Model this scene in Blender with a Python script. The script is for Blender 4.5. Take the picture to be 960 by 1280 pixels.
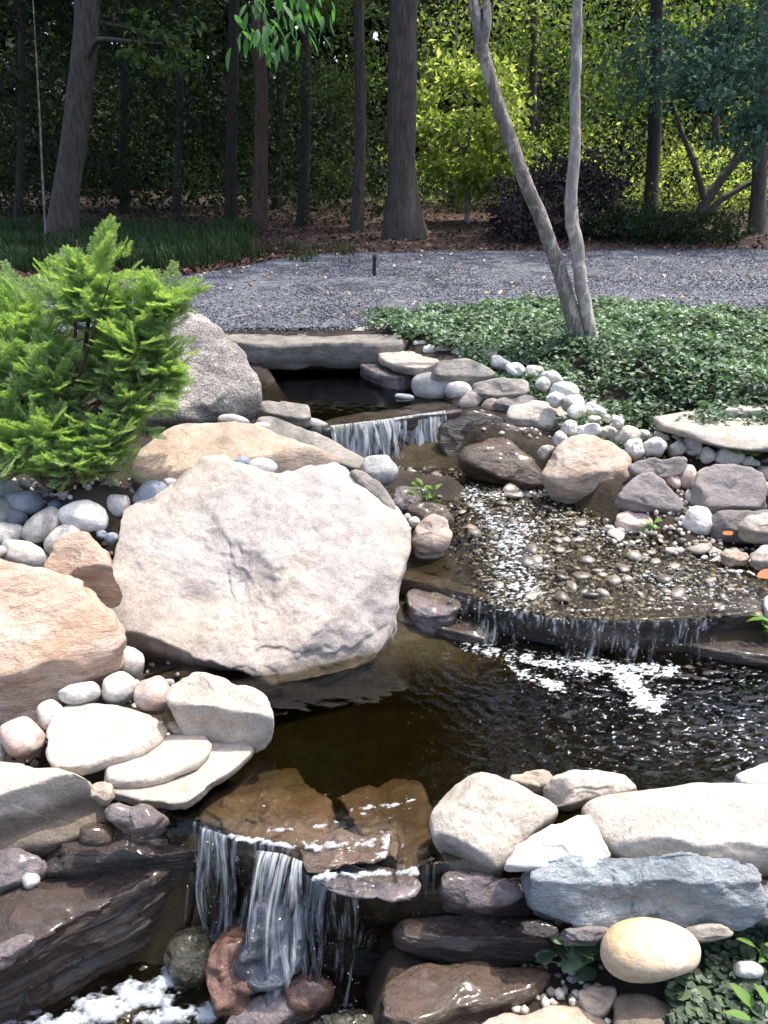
import bpy, math, random
import numpy as np
from math import radians, sin, cos, tan, pi, sqrt

# ------------------------------------------------------------------ reset
for o in list(bpy.data.objects):
    bpy.data.objects.remove(o, do_unlink=True)
scene = bpy.context.scene
COL = scene.collection
rng = np.random.default_rng(7)

# ------------------------------------------------------------------ camera
F = 1000.0                      # focal length in pixels of the 960 x 1280 photograph
PITCH = radians(23.75)
CAM = np.array([0.0, 0.0, 1.2])
cd = bpy.data.cameras.new('camera')
cam = bpy.data.objects.new('camera', cd)
COL.objects.link(cam)
cam.location = CAM
cam.rotation_euler = (radians(90) - PITCH, 0, 0)
cd.sensor_fit = 'HORIZONTAL'
cd.sensor_width = 36.0
cd.lens = 36.0 * F / 960.0
cd.clip_start = 0.05
cd.clip_end = 500
scene.camera = cam
scene.render.resolution_x = 768
scene.render.resolution_y = 1024

# ------------------------------------------------------------------ sky, sun, exposure
SUN_DIR = np.array([0.30, 0.16, 0.94]); SUN_DIR /= np.linalg.norm(SUN_DIR)
w = bpy.data.worlds.new('World'); scene.world = w; w.use_nodes = True
nt = w.node_tree
bg = nt.nodes['Background']
sky = nt.nodes.new('ShaderNodeTexSky')
sky.sky_type = 'NISHITA'
sky.sun_disc = False
sky.sun_elevation = math.asin(SUN_DIR[2])
sky.sun_rotation = math.atan2(SUN_DIR[0], SUN_DIR[1])
sky.air_density = 1.0; sky.dust_density = 4.5; sky.ozone_density = 1.0
nt.links.new(sky.outputs[0], bg.inputs[0])
bg.inputs[1].default_value = 0.15
sl = bpy.data.lights.new('sun', 'SUN'); so = bpy.data.objects.new('sun', sl); COL.objects.link(so)
sl.energy = 2.5; sl.angle = radians(0.7); sl.color = (1.0, 0.95, 0.87)
from mathutils import Vector
so.rotation_euler = Vector(SUN_DIR).to_track_quat('Z', 'Y').to_euler()
so.location = (0, 0, 30)
vs = scene.view_settings
vs.view_transform = 'Standard'; vs.look = 'None'; vs.gamma = 1.0; vs.exposure = 1.36
vs.use_curve_mapping = False
scene.render.engine = 'CYCLES'
scene.cycles.max_bounces = 8
scene.cycles.transparent_max_bounces = 12
scene.cycles.caustics_reflective = False
scene.cycles.caustics_refractive = False
scene.cycles.sample_clamp_indirect = 6.0

# ------------------------------------------------------------------ pixel -> place
CP, SP = cos(PITCH), sin(PITCH)
def ray(px, py):
    a = (np.asarray(px, float) - 480) / F
    b = (640 - np.asarray(py, float)) / F
    return np.stack([a, b * SP + CP, b * CP - SP], -1)
def on_z(px, py, z):
    d = ray(px, py); t = (z - CAM[2]) / d[..., 2]
    return CAM + d * t[..., None] if np.ndim(t) else CAM + d * t
def on_y(px, py, Y):
    d = ray(px, py); t = Y / d[..., 1]
    return CAM + d * t[..., None] if np.ndim(t) else CAM + d * t

# ------------------------------------------------------------------ noise (vectorised gradient noise)
_perm = np.random.default_rng(3).permutation(256); _perm = np.concatenate([_perm, _perm, _perm])
_g = np.random.default_rng(4).normal(size=(256, 3)); _g /= np.linalg.norm(_g, axis=1)[:, None]
def pn(P):
    P = np.asarray(P, float)
    i = np.floor(P).astype(int); f = P - i; i &= 255
    u = f * f * f * (f * (f * 6 - 15) + 10)
    out = 0
    for dx in (0, 1):
        wx = u[:, 0] if dx else 1 - u[:, 0]
        for dy in (0, 1):
            wy = u[:, 1] if dy else 1 - u[:, 1]
            for dz in (0, 1):
                wz = u[:, 2] if dz else 1 - u[:, 2]
                h = _perm[_perm[_perm[(i[:, 0] + dx) & 255] + ((i[:, 1] + dy) & 255)] + ((i[:, 2] + dz) & 255)]
                g = _g[h]
                out = out + wx * wy * wz * (g[:, 0] * (f[:, 0] - dx) + g[:, 1] * (f[:, 1] - dy) + g[:, 2] * (f[:, 2] - dz))
    return out * 1.6
def fbm(P, octv=4, lac=2.1, gain=0.5):
    a, s = 1.0, 0
    P = np.array(P, float)
    for k in range(octv):
        s = s + a * pn(P + 17.3 * k); P = P * lac; a *= gain
    return s
def sstep(a, b, x):
    t = np.clip((np.asarray(x, float) - a) / (b - a), 0, 1); return t * t * (3 - 2 * t)

# ------------------------------------------------------------------ object helpers
def mesh_np(name, V, Fc, mat, smooth=True):
    V = np.ascontiguousarray(V, dtype=np.float32); Fc = np.ascontiguousarray(Fc, dtype=np.int32)
    k = Fc.shape[1]; n = len(Fc)
    me = bpy.data.meshes.new(name)
    me.vertices.add(len(V)); me.vertices.foreach_set('co', V.ravel())
    me.loops.add(n * k); me.loops.foreach_set('vertex_index', Fc.ravel())
    me.polygons.add(n)
    me.polygons.foreach_set('loop_start', np.arange(0, n * k, k, dtype=np.int32))
    me.polygons.foreach_set('use_smooth', np.full(n, smooth, dtype=bool))
    me.update(calc_edges=True); me.validate()
    if mat: me.materials.append(mat)
    return me
def link(name, me, parent=None, loc=(0, 0, 0)):
    o = bpy.data.objects.new(name, me); COL.objects.link(o)
    if parent: o.parent = parent
    o.location = loc
    return o
def tag(o, label=None, cat=None, group=None, kind=None):
    if label: o['label'] = label
    if cat: o['category'] = cat
    if group: o['group'] = group
    if kind: o['kind'] = kind
    return o
def empty(name, loc):
    o = bpy.data.objects.new(name, None); COL.objects.link(o); o.location = loc; o.empty_display_size = 0.1
    return o
class MB:
    def __init__(s): s.V = []; s.F = []; s.n = 0
    def add(s, V, Fc):
        V = np.asarray(V, float).reshape(-1, 3); Fc = np.asarray(Fc, int)
        s.V.append(V); s.F.append(Fc + s.n); s.n += len(V)
    def mesh(s, name, mat, smooth=True, origin=(0, 0, 0)):
        return mesh_np(name, np.concatenate(s.V) - np.asarray(origin, float), np.concatenate(s.F), mat, smooth)
def quads2tris(Fc):
    Fc = np.asarray(Fc); return np.concatenate([Fc[:, [0, 1, 2]], Fc[:, [0, 2, 3]]])
def grid_faces(nu, nv, wrap=False):
    i, j = np.meshgrid(np.arange(nv - 1), np.arange(nu if wrap else nu - 1), indexing='ij')
    a = i * nu + j; b = i * nu + (j + 1) % nu; c = (i + 1) * nu + (j + 1) % nu; d = (i + 1) * nu + j
    return np.stack([a, b, c, d], -1).reshape(-1, 4)

# ------------------------------------------------------------------ materials
def newmat(name):
    m = bpy.data.materials.new(name); m.use_nodes = True
    n = m.node_tree; n.nodes.clear()
    out = n.nodes.new('ShaderNodeOutputMaterial')
    return m, n, out
def nd(n, t, **kw):
    x = n.nodes.new(t)
    for k, v in kw.items(): setattr(x, k, v)
    return x
def ramp(n, fac, stops):
    r = nd(n, 'ShaderNodeValToRGB')
    e = r.color_ramp.elements
    while len(e) > len(stops): e.remove(e[-1])
    while len(e) < len(stops): e.new(0.5)
    for x, (p, c) in zip(e, stops):
        x.position = p; x.color = (c[0], c[1], c[2], 1) if not np.isscalar(c) else (c, c, c, 1)
    n.links.new(fac, r.inputs[0]); return r.outputs[0]
def mix(n, a, b, fac, mode='MIX'):
    x = nd(n, 'ShaderNodeMix', data_type='RGBA', blend_type=mode)
    for sock, val in ((x.inputs[0], fac), (x.inputs[6], a), (x.inputs[7], b)):
        if hasattr(val, 'links'): n.links.new(val, sock)
        elif np.isscalar(val): sock.default_value = val
        else: sock.default_value = (*val, 1)
    return x.outputs[2]
def noise(n, vec, scale, detail=4, rough=0.55, dist=0.0):
    x = nd(n, 'ShaderNodeTexNoise'); x.inputs['Scale'].default_value = scale
    x.inputs['Detail'].default_value = detail; x.inputs['Roughness'].default_value = rough
    x.inputs['Distortion'].default_value = dist
    n.links.new(vec, x.inputs['Vector']); return x.outputs['Fac']
def objvec(n, scl=(1, 1, 1)):
    tc = nd(n, 'ShaderNodeTexCoord'); oi = nd(n, 'ShaderNodeObjectInfo')
    m = nd(n, 'ShaderNodeVectorMath', operation='MULTIPLY'); m.inputs[1].default_value = scl
    n.links.new(tc.outputs['Object'], m.inputs[0])
    a = nd(n, 'ShaderNodeMath', operation='MULTIPLY'); a.inputs[1].default_value = 37.0
    n.links.new(oi.outputs['Random'], a.inputs[0])
    v = nd(n, 'ShaderNodeVectorMath', operation='ADD')
    n.links.new(m.outputs[0], v.inputs[0]); n.links.new(a.outputs[0], v.inputs[1])
    return v.outputs[0], oi.outputs['Random']
def rockmat(name, c1, c2, c3=None, rough=0.85, stain=0.35, bump=0.5, strata=1.0, wet=0.0, wetz=None, seam=.7, speck=0.10, vary=0.25, sc=1.0):
    m, n, out = newmat(name)
    vec, rnd = objvec(n, (1, 1, strata))
    big = noise(n, vec, 3.2 * sc, 5, 0.6, 0.6)
    col = ramp(n, big, [(0.32, c1), (0.68, c2)])
    if c3 is not None:
        b2 = noise(n, vec, 1.7 * sc, 6, 0.65, 1.2)
        f = ramp(n, b2, [(0.5, 0.0), (0.7, 0.85)])
        col = mix(n, col, c3, f)
    med = noise(n, vec, 14 * sc, 8, 0.7)
    col = mix(n, col, ramp(n, med, [(0.3, 0.62), (0.7, 1.25)]), 0.85, 'MULTIPLY')
    sp = noise(n, vec, 120, 2, 0.5)
    col = mix(n, col, ramp(n, sp, [(0.36, 1 - speck * 1.6), (0.52, 1.0), (0.75, 1 + speck)]), 1.0, 'MULTIPLY')
    st = noise(n, vec, 5.5, 8, 0.75, 0.8)
    col = mix(n, col, (c1[0] * .35, c1[1] * .33, c1[2] * .3), ramp(n, st, [(0.56, 0.0), (0.75, stain)]))
    se = noise(n, vec, 2.3 * sc, 3, .5, 2.5)
    col = mix(n, col, (c1[0] * .3, c1[1] * .28, c1[2] * .26), ramp(n, se, [(.494, 0.0), (.5, min(stain * 1.2, .7) * seam), (.506, 0.0)]))
    if vary:
        v = ramp(n, rnd, [(0.0, 1 - vary), (1.0, 1 + vary * .6)])
        col = mix(n, col, v, 1.0, 'MULTIPLY')
    if wetz is not None:                        # damp band just above the waterline
        ge = nd(n, 'ShaderNodeNewGeometry'); sz = nd(n, 'ShaderNodeSeparateXYZ'); n.links.new(ge.outputs['Position'], sz.inputs[0])
        ad = nd(n, 'ShaderNodeMath', operation='MULTIPLY_ADD'); ad.inputs[1].default_value = .07; n.links.new(big, ad.inputs[0]); n.links.new(sz.outputs[2], ad.inputs[2])
        wm = nd(n, 'ShaderNodeMapRange'); wm.inputs[1].default_value = wetz + .09; wm.inputs[2].default_value = wetz + .035; n.links.new(ad.outputs[0], wm.inputs[0])
        col = mix(n, col, mix(n, col, (.36, .33, .30), 1.0, 'MULTIPLY'), wm.outputs[0])
    p = nd(n, 'ShaderNodeBsdfPrincipled')
    n.links.new(col, p.inputs['Base Color'])
    p.inputs['Roughness'].default_value = rough
    p.inputs['Specular IOR Level'].default_value = 0.35 if not wet else 0.6
    if wet:
        r = ramp(n, med, [(0.35, max(0.06, rough - .18)), (0.7, rough + .2)])
        n.links.new(r, p.inputs['Roughness'])
        p.inputs['Coat Weight'].default_value = wet; p.inputs['Coat Roughness'].default_value = 0.12
    fine = noise(n, vec, 45, 5, 0.6)
    mm = nd(n, 'ShaderNodeMath', operation='MULTIPLY_ADD'); mm.inputs[1].default_value = 3.0
    n.links.new(med, mm.inputs[0]); n.links.new(fine, mm.inputs[2])
    b = nd(n, 'ShaderNodeBump'); b.inputs['Strength'].default_value = bump; b.inputs['Distance'].default_value = 0.012
    n.links.new(mm.outputs[0], b.inputs['Height']); n.links.new(b.outputs[0], p.inputs['Normal'])
    n.links.new(p.outputs[0], out.inputs[0])
    return m
def islandmat(name, stops, rough=0.8, transl=0.0, spec=0.3, tcol=None, nz=None):
    m, n, out = newmat(name)
    g = nd(n, 'ShaderNodeNewGeometry')
    col = ramp(n, g.outputs['Random Per Island'], stops)
    if nz:
        tc = nd(n, 'ShaderNodeTexCoord')
        col = mix(n, col, ramp(n, noise(n, tc.outputs['Object'], nz, 3), [(0.3, 0.55), (0.7, 1.35)]), 1.0, 'MULTIPLY')
    p = nd(n, 'ShaderNodeBsdfPrincipled'); n.links.new(col, p.inputs['Base Color'])
    p.inputs['Roughness'].default_value = rough; p.inputs['Specular IOR Level'].default_value = spec
    if transl:
        t = nd(n, 'ShaderNodeBsdfTranslucent')
        n.links.new(mix(n, col, tcol or (1.5, 1.6, .5), 1.0, 'MULTIPLY'), t.inputs['Color'])
        mx = nd(n, 'ShaderNodeMixShader'); mx.inputs[0].default_value = transl
        n.links.new(p.outputs[0], mx.inputs[1]); n.links.new(t.outputs[0], mx.inputs[2])
        n.links.new(mx.outputs[0], out.inputs[0])
    else:
        n.links.new(p.outputs[0], out.inputs[0])
    return m
M = {}
M['lilac'] = rockmat('lilac_boulder_rock', (.33, .295, .28), (.47, .425, .395), (.46, .385, .315), stain=.6, bump=.35, vary=0, sc=.7, wetz=-.78, seam=.25)
M['greyb'] = rockmat('grey_boulder_rock', (.31, .285, .27), (.50, .465, .43), (.58, .54, .50), stain=.8, bump=1.0, vary=.1, speck=.35)
M['tan'] = rockmat('tan_sandstone', (.38, .285, .215), (.47, .375, .30), (.42, .37, .325), stain=.45, strata=2.0, vary=.1)
M['orange'] = rockmat('orange_sandstone', (.44, .295, .21), (.50, .39, .315), (.55, .48, .425), stain=.55, strata=2.6, bump=.7, vary=.1)
M['pale'] = rockmat('pale_fieldstone', (.42, .37, .315), (.54, .485, .425), (.46, .38, .30), stain=.5, vary=.14, wetz=-.78)
M['grey2'] = rockmat('dark_grey_capstone', (.15, .138, .125), (.26, .24, .215), (.30, .26, .22), stain=.5, strata=2.0, vary=0)
M['flag'] = rockmat('grey_tan_flagstone', (.30, .27, .24), (.42, .385, .345), (.38, .32, .26), stain=.45, vary=.08)
M['grey'] = rockmat('grey_fieldstone', (.24, .22, .20), (.40, .37, .33), (.45, .40, .34), stain=.5, strata=1.6)
M['purple'] = rockmat('purple_grey_slate', (.20, .18, .178), (.31, .282, .272), (.34, .30, .265), stain=.5, strata=1.5)
M['blue'] = rockmat('grey_stone_sky_tint', (.21, .24, .265), (.33, .365, .385), (.40, .40, .39), stain=.45, strata=1.6, bump=.9)  # bluish tint puts sky light on a shaded face into the colour
M['white'] = rockmat('white_cobble', (.47, .46, .44), (.64, .62, .58), (.54, .48, .41), stain=.45, bump=.3, rough=.7, vary=.28)
M['whiter'] = rockmat('bright_white_stone', (.60, .58, .55), (.74, .72, .68), (.64, .58, .5), stain=.3, bump=.3, rough=.7, vary=.05)
M['cgrey'] = rockmat('grey_cobble', (.30, .30, .31), (.46, .44, .42), None, stain=.3, bump=.3, rough=.7)
M['cblue'] = rockmat('slate_blue_cobble', (.16, .18, .23), (.33, .36, .41), None, stain=.4, bump=.35, rough=.65)
M['cream'] = rockmat('cream_cobble', (.66, .52, .34), (.74, .67, .55), (.62, .42, .22), stain=.15, bump=.25, rough=.65, vary=0)
M['pink'] = rockmat('pinkish_cobble', (.46, .30, .24), (.62, .50, .44), (.6, .54, .5), stain=.35, bump=.35, rough=.7)
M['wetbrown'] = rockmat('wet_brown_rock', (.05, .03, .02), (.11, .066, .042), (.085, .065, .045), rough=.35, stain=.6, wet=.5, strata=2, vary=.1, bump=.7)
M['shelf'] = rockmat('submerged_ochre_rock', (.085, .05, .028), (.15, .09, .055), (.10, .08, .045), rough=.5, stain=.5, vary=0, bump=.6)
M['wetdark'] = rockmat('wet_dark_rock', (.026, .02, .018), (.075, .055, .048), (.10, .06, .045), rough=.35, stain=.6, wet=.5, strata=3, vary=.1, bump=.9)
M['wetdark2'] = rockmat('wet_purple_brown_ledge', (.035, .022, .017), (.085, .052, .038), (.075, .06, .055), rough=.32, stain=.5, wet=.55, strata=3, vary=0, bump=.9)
M['wetlilac'] = rockmat('wet_lilac_rock', (.12, .10, .11), (.24, .20, .20), (.16, .11, .08), rough=.3, stain=.5, wet=.6, vary=.1, bump=.9)
M['wetred'] = rockmat('wet_red_rock', (.13, .055, .035), (.22, .12, .085), (.12, .095, .095), rough=.3, stain=.5, wet=.6, vary=.1, bump=.8)
M['wetblue'] = rockmat('wet_blue_rock', (.06, .07, .09), (.14, .16, .20), (.08, .065, .06), rough=.2, stain=.5, wet=.8, vary=.1, bump=.8)
M['moss'] = rockmat('wet_mossy_rock', (.03, .035, .02), (.06, .055, .03), (.09, .08, .06), rough=.3, stain=.5, wet=.6, bump=1.0)
M['pebwet'] = rockmat('wet_pebble', (.10, .085, .07), (.30, .26, .22), (.22, .15, .10), rough=.3, stain=.3, wet=.35, vary=.75, bump=.2)
M['pebdry'] = rockmat('dry_pebble', (.38, .34, .30), (.62, .58, .52), (.42, .30, .22), rough=.7, stain=.25, vary=.45, bump=.2)

# ------------------------------------------------------------------ stones
def smooth_poly(P, N, it=2):
    P = np.asarray(P, float)
    for _ in range(it):
        Q = np.roll(P, -1, 0); P = np.stack([P * .75 + Q * .25, P * .25 + Q * .75], 1).reshape(-1, 2)
    C = np.vstack([P, P[:1]]); d = np.r_[0, np.cumsum(np.hypot(*np.diff(C, axis=0).T))]
    t = np.linspace(0, d[-1], N, endpoint=False)
    return np.stack([np.interp(t, d, C[:, 0]), np.interp(t, d, C[:, 1])], 1)
def centroid(P):
    P = np.asarray(P, float); x, y = P.T; x2, y2 = np.roll(x, -1), np.roll(y, -1)
    c = x * y2 - x2 * y; A = c.sum() / 2
    return np.array([((x + x2) * c).sum(), ((y + y2) * c).sum()]) / (6 * A)
def profile(Hf, T, pt, pb, M_, taper):
    ph = np.linspace(0, pi / 2, 200)
    top = np.stack([np.sin(ph) ** (2 / pt), Hf * np.cos(ph) ** (2 / pt)], 1)
    bot = np.stack([(np.cos(ph) ** (2 / pb)), -T * np.sin(ph) ** (2 / pb)], 1)
    bot[:, 0] *= 1 + (taper - 1) * np.sin(ph) ** 1.0
    return np.vstack([top, bot[1:]])
stone_count = [0]
def rock(name, label, cat, poly, mat, z=None, Y=None, tilt=0, yaw=0, hf=.03, t=.12, pt=4, pb=4, taper=.95,
         N=60, Mr=34, sm=2, amp=.012, nfreq=5.0, strat=0.0, cuts=(), cracks=(), facets=3, ext=None, group=None, seed=None, face=False, grow=1.05, ter=None):
    """One solid stone: outline on a plane of its own through the place where the stone lies, with real thickness."""
    stone_count[0] += 1
    seed = seed or stone_count[0]
    r = np.random.default_rng(seed * 13 + 5)
    c = centroid(poly)
    if not face: poly = c + (np.asarray(poly, float) - c) * grow
    O = on_z(c[0], c[1], z) if z is not None else on_y(c[0], c[1], Y)
    if face:                                   # plane square to the line of sight (pebbles, cobbles)
        dd = ray(c[0], c[1]); nrm = -dd / np.linalg.norm(dd)
    else:
        ti, ya = radians(tilt), radians(yaw)
        nrm = np.array([sin(ya) * sin(ti), -cos(ya) * sin(ti), cos(ti)])
    def to_plane(P):
        d = ray(P[:, 0], P[:, 1]); tt = ((O - CAM) @ nrm) / (d @ nrm)
        return CAM + d * tt[:, None]
    P2 = smooth_poly(poly, N, sm)
    R = to_plane(P2)
    ex = np.array([0, 0, -1.]) * .5 - nrm * .5 if ext is None else np.asarray(ext, float)
    ex /= np.linalg.norm(ex)
    pr = profile(hf, t, pt, pb, Mr, taper)
    sc = np.mean(np.linalg.norm(R - O, axis=1))
    q = np.stack([pr[:, 0] * sc, pr[:, 1]], 1)
    d = np.r_[0, np.cumsum(np.hypot(*np.diff(q, axis=0).T))]
    tt = np.linspace(0, d[-1], Mr)
    s = np.interp(tt, d, pr[:, 0]); h = np.interp(tt, d, pr[:, 1])
    s = np.maximum(s, 0.002)
    off = np.where(h[:, None] >= 0, nrm[None] * h[:, None], ex[None] * -h[:, None])
    V = O + s[:, None, None] * (R - O)[None] + off[:, None, :]
    H = np.repeat(h, N)
    V = V.reshape(-1, 3)
    for (a, b, slope) in cuts:                 # a facet that drops away beyond the line a-b
        A, B = to_plane(np.array([a, b], float)) + nrm * hf
        e = B - A; e /= np.linalg.norm(e); o_ = np.cross(e, nrm)
        if (O - A) @ o_ > 0: o_ = -o_
        dist = (V - A) @ o_ + 0.012 * pn(V * 9 + seed)
        lim = hf - np.maximum(dist, 0) * slope
        hh = (V - O) @ nrm
        drop = np.where((H >= 0) | (hh > lim), np.maximum(hh - lim, 0), 0)
        V = V - nrm * np.minimum(drop, hf + t * .6)[:, None]
    C0 = O + ex * max(t - hf, 0) * .4
    if facets:
        L = V - C0
        for k in range(facets):
            m = r.normal(size=3); m[2] = abs(m[2]) * .6; m /= np.linalg.norm(m)
            pr_ = L @ m; lim = pr_.max() * r.uniform(.82, .95)
            L = L - np.maximum(pr_ - lim, 0)[:, None] * m * .9
        V = C0 + L
    g = V - C0; ln = np.linalg.norm(g, axis=1)[:, None] + 1e-6; dirn = g / ln
    nz = fbm(V * nfreq + seed * 3.7, 5, 2.1, .52)
    V = V + dirn * (amp * nz - amp * 1.3 * np.maximum(pn(V * nfreq * .6 + seed * 1.9) - .12, 0))[:, None]
    tr_ = (.0 if face else .009) if ter is None else ter
    if tr_:                                    # flaked steps across the faces
        q_ = pn(V * (1.1 / max(sc, .08)) * np.array([1, 1, 1.6]) + seed * 2.3) + .12 * pn(V * 22 + seed)
        V = V - dirn * (tr_ / (1 + np.exp(-q_ * 38)) + tr_ * .6 / (1 + np.exp(-(q_ - .33) * 45)))[:, None]
    if strat:
        lay = pn(np.stack([V[:, 0] * 1.5 + seed, V[:, 1] * 1.5, V[:, 2] * 38], 1)) + .6 * np.sign(pn(np.stack([V[:, 0] * 2, V[:, 1] * 2 + seed, V[:, 2] * 24], 1)))
        side = np.clip(s.repeat(N), 0, 1) ** 6
        hd = dirn.copy(); hd[:, 2] = 0
        V = V + hd * (strat * lay * side)[:, None]
    for pts in cracks:
        pp = to_plane(np.array(pts, float))
        hd = (V - O) @ nrm; Vp = V - hd[:, None] * nrm
        dm = np.full(len(V), 9.)
        jig = 0.012 * np.stack([pn(V * 14 + 5), pn(V * 14 + 31), pn(V * 14 + 77)], 1)
        for a, b in zip(pp[:-1], pp[1:]):
            e = b - a; L2 = e @ e; k = np.clip(((Vp + jig - a) @ e) / L2, 0, 1)
            dm = np.minimum(dm, np.linalg.norm(Vp + jig - a - k[:, None] * e, axis=1))
        V = V - nrm * (.012 * np.clip(.75 + pn(V * 6 + 3), 0, 1.3) * np.exp(-(dm / .0045) ** 2) * (H >= 0))[:, None]
    base = np.array([V[:, 0].mean(), V[:, 1].mean(), V[:, 2].min()])
    Fc = grid_faces(N, Mr, True)
    me = mesh_np(name, V - base, Fc, M[mat])
    o = link(name, me, None, base)
    tag(o, label, cat, group)
    return o
def ell(cx, cy, rx, ry, rot=0, seed=1, k=10):
    r = np.random.default_rng(seed)
    a = np.linspace(0, 2 * pi, k, endpoint=False) + r.uniform(-.18, .18, k)
    e = r.uniform(.9, 1.1, k)
    x = np.cos(a) * rx * e * 1.06; y = np.sin(a) * ry * e * 1.06
    c, s = cos(radians(rot)), sin(radians(rot))
    return np.stack([cx + x * c - y * s, cy + x * s + y * c], 1)
def cobble(label, cx, cy, rx, ry, rot, mat, z, group=None, name='cobble', cat='stone', N=30, Mr=18, fac=1, amp=.006, **kw):
    dist = np.linalg.norm(on_z(cx, cy, z) - CAM)
    th = min(rx, ry) * dist / F
    sd = int(cx * 7 + cy * 3) % 9973 + 1
    return rock(name, label, cat, ell(cx, cy, rx, ry, rot, sd), mat, z=z, face=True, hf=th * .95, t=th * .95, pt=2.4, pb=2.4, taper=1.0,
                N=N, Mr=Mr, sm=2, amp=amp, nfreq=9, facets=fac, ext=None, group=group, seed=sd, **kw)

# ================================================================== THE SETTING
# levels (metres, gravel drive = 0)
Z_UP, Z_ST0, Z_ST1, Z_MID, Z_LOW = -.25, -.53, -.60, -.78, -1.34
CH = [(325, 505, 462, Z_UP), (385, 575, 512, Z_UP), (430, 585, 580, Z_ST0), (570, 690, 610, -.55), (560, 780, 650, -.57),
      (510, 900, 700, -.59), (495, 965, 765, Z_ST1), (440, 1000, 800, Z_MID), (190, 1040, 850, Z_MID), (230, 1040, 900, Z_MID), (290, 1040, 950, Z_MID),
      (270, 1000, 985, Z_MID), (230, 560, 1020, Z_MID), (20, 540, 1060, -.9), (-60, 500, 1160, -1.1), (-200, 480, 1230, Z_LOW), (-300, 480, 1300, Z_LOW), (-350, 480, 1450, Z_LOW)]
_l = np.array([on_z(a, y, z) for a, b, y, z in CH]); _r = np.array([on_z(b, y, z) for a, b, y, z in CH])
_o = np.argsort(_l[:, 1])
chY, chL, chR = _l[_o, 1], _l[_o, 0], _r[_o, 0]
BANK = [(100, 600, -.12), (-150, 620, -.12), (250, 520, -.16), (200, 560, -.25), (300, 545, -.3), (400, 580, -.48), (60, 650, -.32), (-100, 700, -.4),
        (60, 760, -.6), (150, 830, -.86), (-100, 850, -.7), (100, 900, -.78), (0, 930, -.78), (100, 980, -.9), (-100, 1000, -.95), (0, 1100, -1.15),
        (-100, 1200, -1.3), (300, 700, -.7), (450, 700, -.75), (600, 440, -.06), (700, 430, -.01), (850, 450, -.01), (950, 480, -.04), (650, 490, -.2), (700, 530, -.33), (800, 560, -.37),
        (880, 535, -.2), (960, 530, -.2), (900, 565, -.3), (960, 568, -.3), (860, 610, -.5), (950, 650, -.56), (1100, 600, -.4), (950, 690, -.6), (1000, 760, -.66), (1050, 850, -.8),
        (560, 1080, -1.0), (700, 1010, -.95), (900, 1020, -.95), (1050, 1000, -.9), (800, 1160, -1.06), (950, 1160, -1.03), (700, 1250, -1.12),
        (900, 1260, -1.06), (600, 1200, -1.25), (700, 1350, -1.1), (500, 430, -.12), (400, 418, -.12)]
bpts = np.array([on_z(a, b, z) for a, b, z in BANK] + [(0, .5, -1.25), (1, .5, -1.1), (-1, .5, -1.25), (2, 1.5, -.8), (3, 3, -.4), (-3, 3, -.2), (-3, 1, -.7), (3.5, 4.5, -.05), (-3, 5, -.03)])
def terrain(x, y):
    x = np.asarray(x, float); y = np.asarray(y, float)
    sh = x.shape; x = x.ravel(); y = y.ravel()
    num = np.zeros_like(x); den = np.zeros_like(x)
    for b in bpts:
        w_ = 1 / ((x - b[0]) ** 2 + (y - b[1]) ** 2 + .01) ** 1.8
        num += w_ * b[2]; den += w_
    bank = num / den
    k = sstep(5.4, 6.2, y); bank = bank * (1 - k)
    fl = np.interp(y, [1.2, 1.86, 1.98, 2.9, 3.0, 3.3, 4.55, 4.75, 5.9], [-1.55, -1.52, -1.02, -1.02, -.68, -.66, -.58, -.42, -.42])
    xl = np.interp(y, chY, chL); xr = np.interp(y, chY, chR)
    m = sstep(-.04, .14, np.minimum(x - xl, xr - x)) * sstep(6.05, 5.9, y)
    zz = np.minimum(bank, bank * (1 - m) + fl * m)
    far = sstep(11, 16, y)
    P = np.stack([x, y, np.zeros_like(x)], 1)
    zz = zz + .012 * fbm(P * 3.0, 3) * (1 - sstep(5.6, 6.2, y)) * (1 - m * .5) + far * (.05 * pn(P * .3) + .03)
    return zz.reshape(sh), m.reshape(sh)
xs = np.concatenate([-np.geomspace(70, 3.6, 26), np.arange(-3.5, 4.01, .045), np.geomspace(4.1, 70, 26)])
ys = np.concatenate([[-30, -12, -5, -2, -.8, 0, .5, .9], np.arange(1.1, 7.0, .045), np.geomspace(7.05, 120, 60)])
X, Yg = np.meshgrid(xs, ys)
Zg, Mg = terrain(X, Yg)
Zg = np.where(Yg < .2, np.minimum(Zg, -1.1), Zg)
me = mesh_np('ground', np.stack([X, Yg, Zg], -1).reshape(-1, 3), grid_faces(len(xs), len(ys)), None)
at = me.attributes.new('silt', 'FLOAT', 'POINT'); at.data.foreach_set('value', Mg.ravel().astype(np.float32))
m, n, out = newmat('soil_and_leaf_litter')
tc = nd(n, 'ShaderNodeTexCoord')
soil = ramp(n, noise(n, tc.outputs['Object'], 9, 9, .7), [(.3, (.016, .012, .009)), (.7, (.055, .038, .028))])
litter = ramp(n, noise(n, tc.outputs['Object'], 26, 6, .75), [(.34, (.022, .013, .010)), (.55, (.055, .030, .022)), (.75, (.10, .06, .045))])
sx = nd(n, 'ShaderNodeSeparateXYZ'); n.links.new(tc.outputs['Object'], sx.inputs[0])
mr = nd(n, 'ShaderNodeMapRange'); mr.inputs[1].default_value = 8.5; mr.inputs[2].default_value = 10.5; n.links.new(sx.outputs[1], mr.inputs[0])
c = mix(n, soil, litter, mr.outputs[0])
silt = ramp(n, noise(n, tc.outputs['Object'], 7, 8, .7), [(.3, (.03, .022, .011)), (.55, (.06, .045, .02)), (.75, (.10, .062, .03))])
av = nd(n, 'ShaderNodeAttribute'); av.attribute_name = 'silt'
c = mix(n, c, silt, av.outputs['Fac'])
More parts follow.
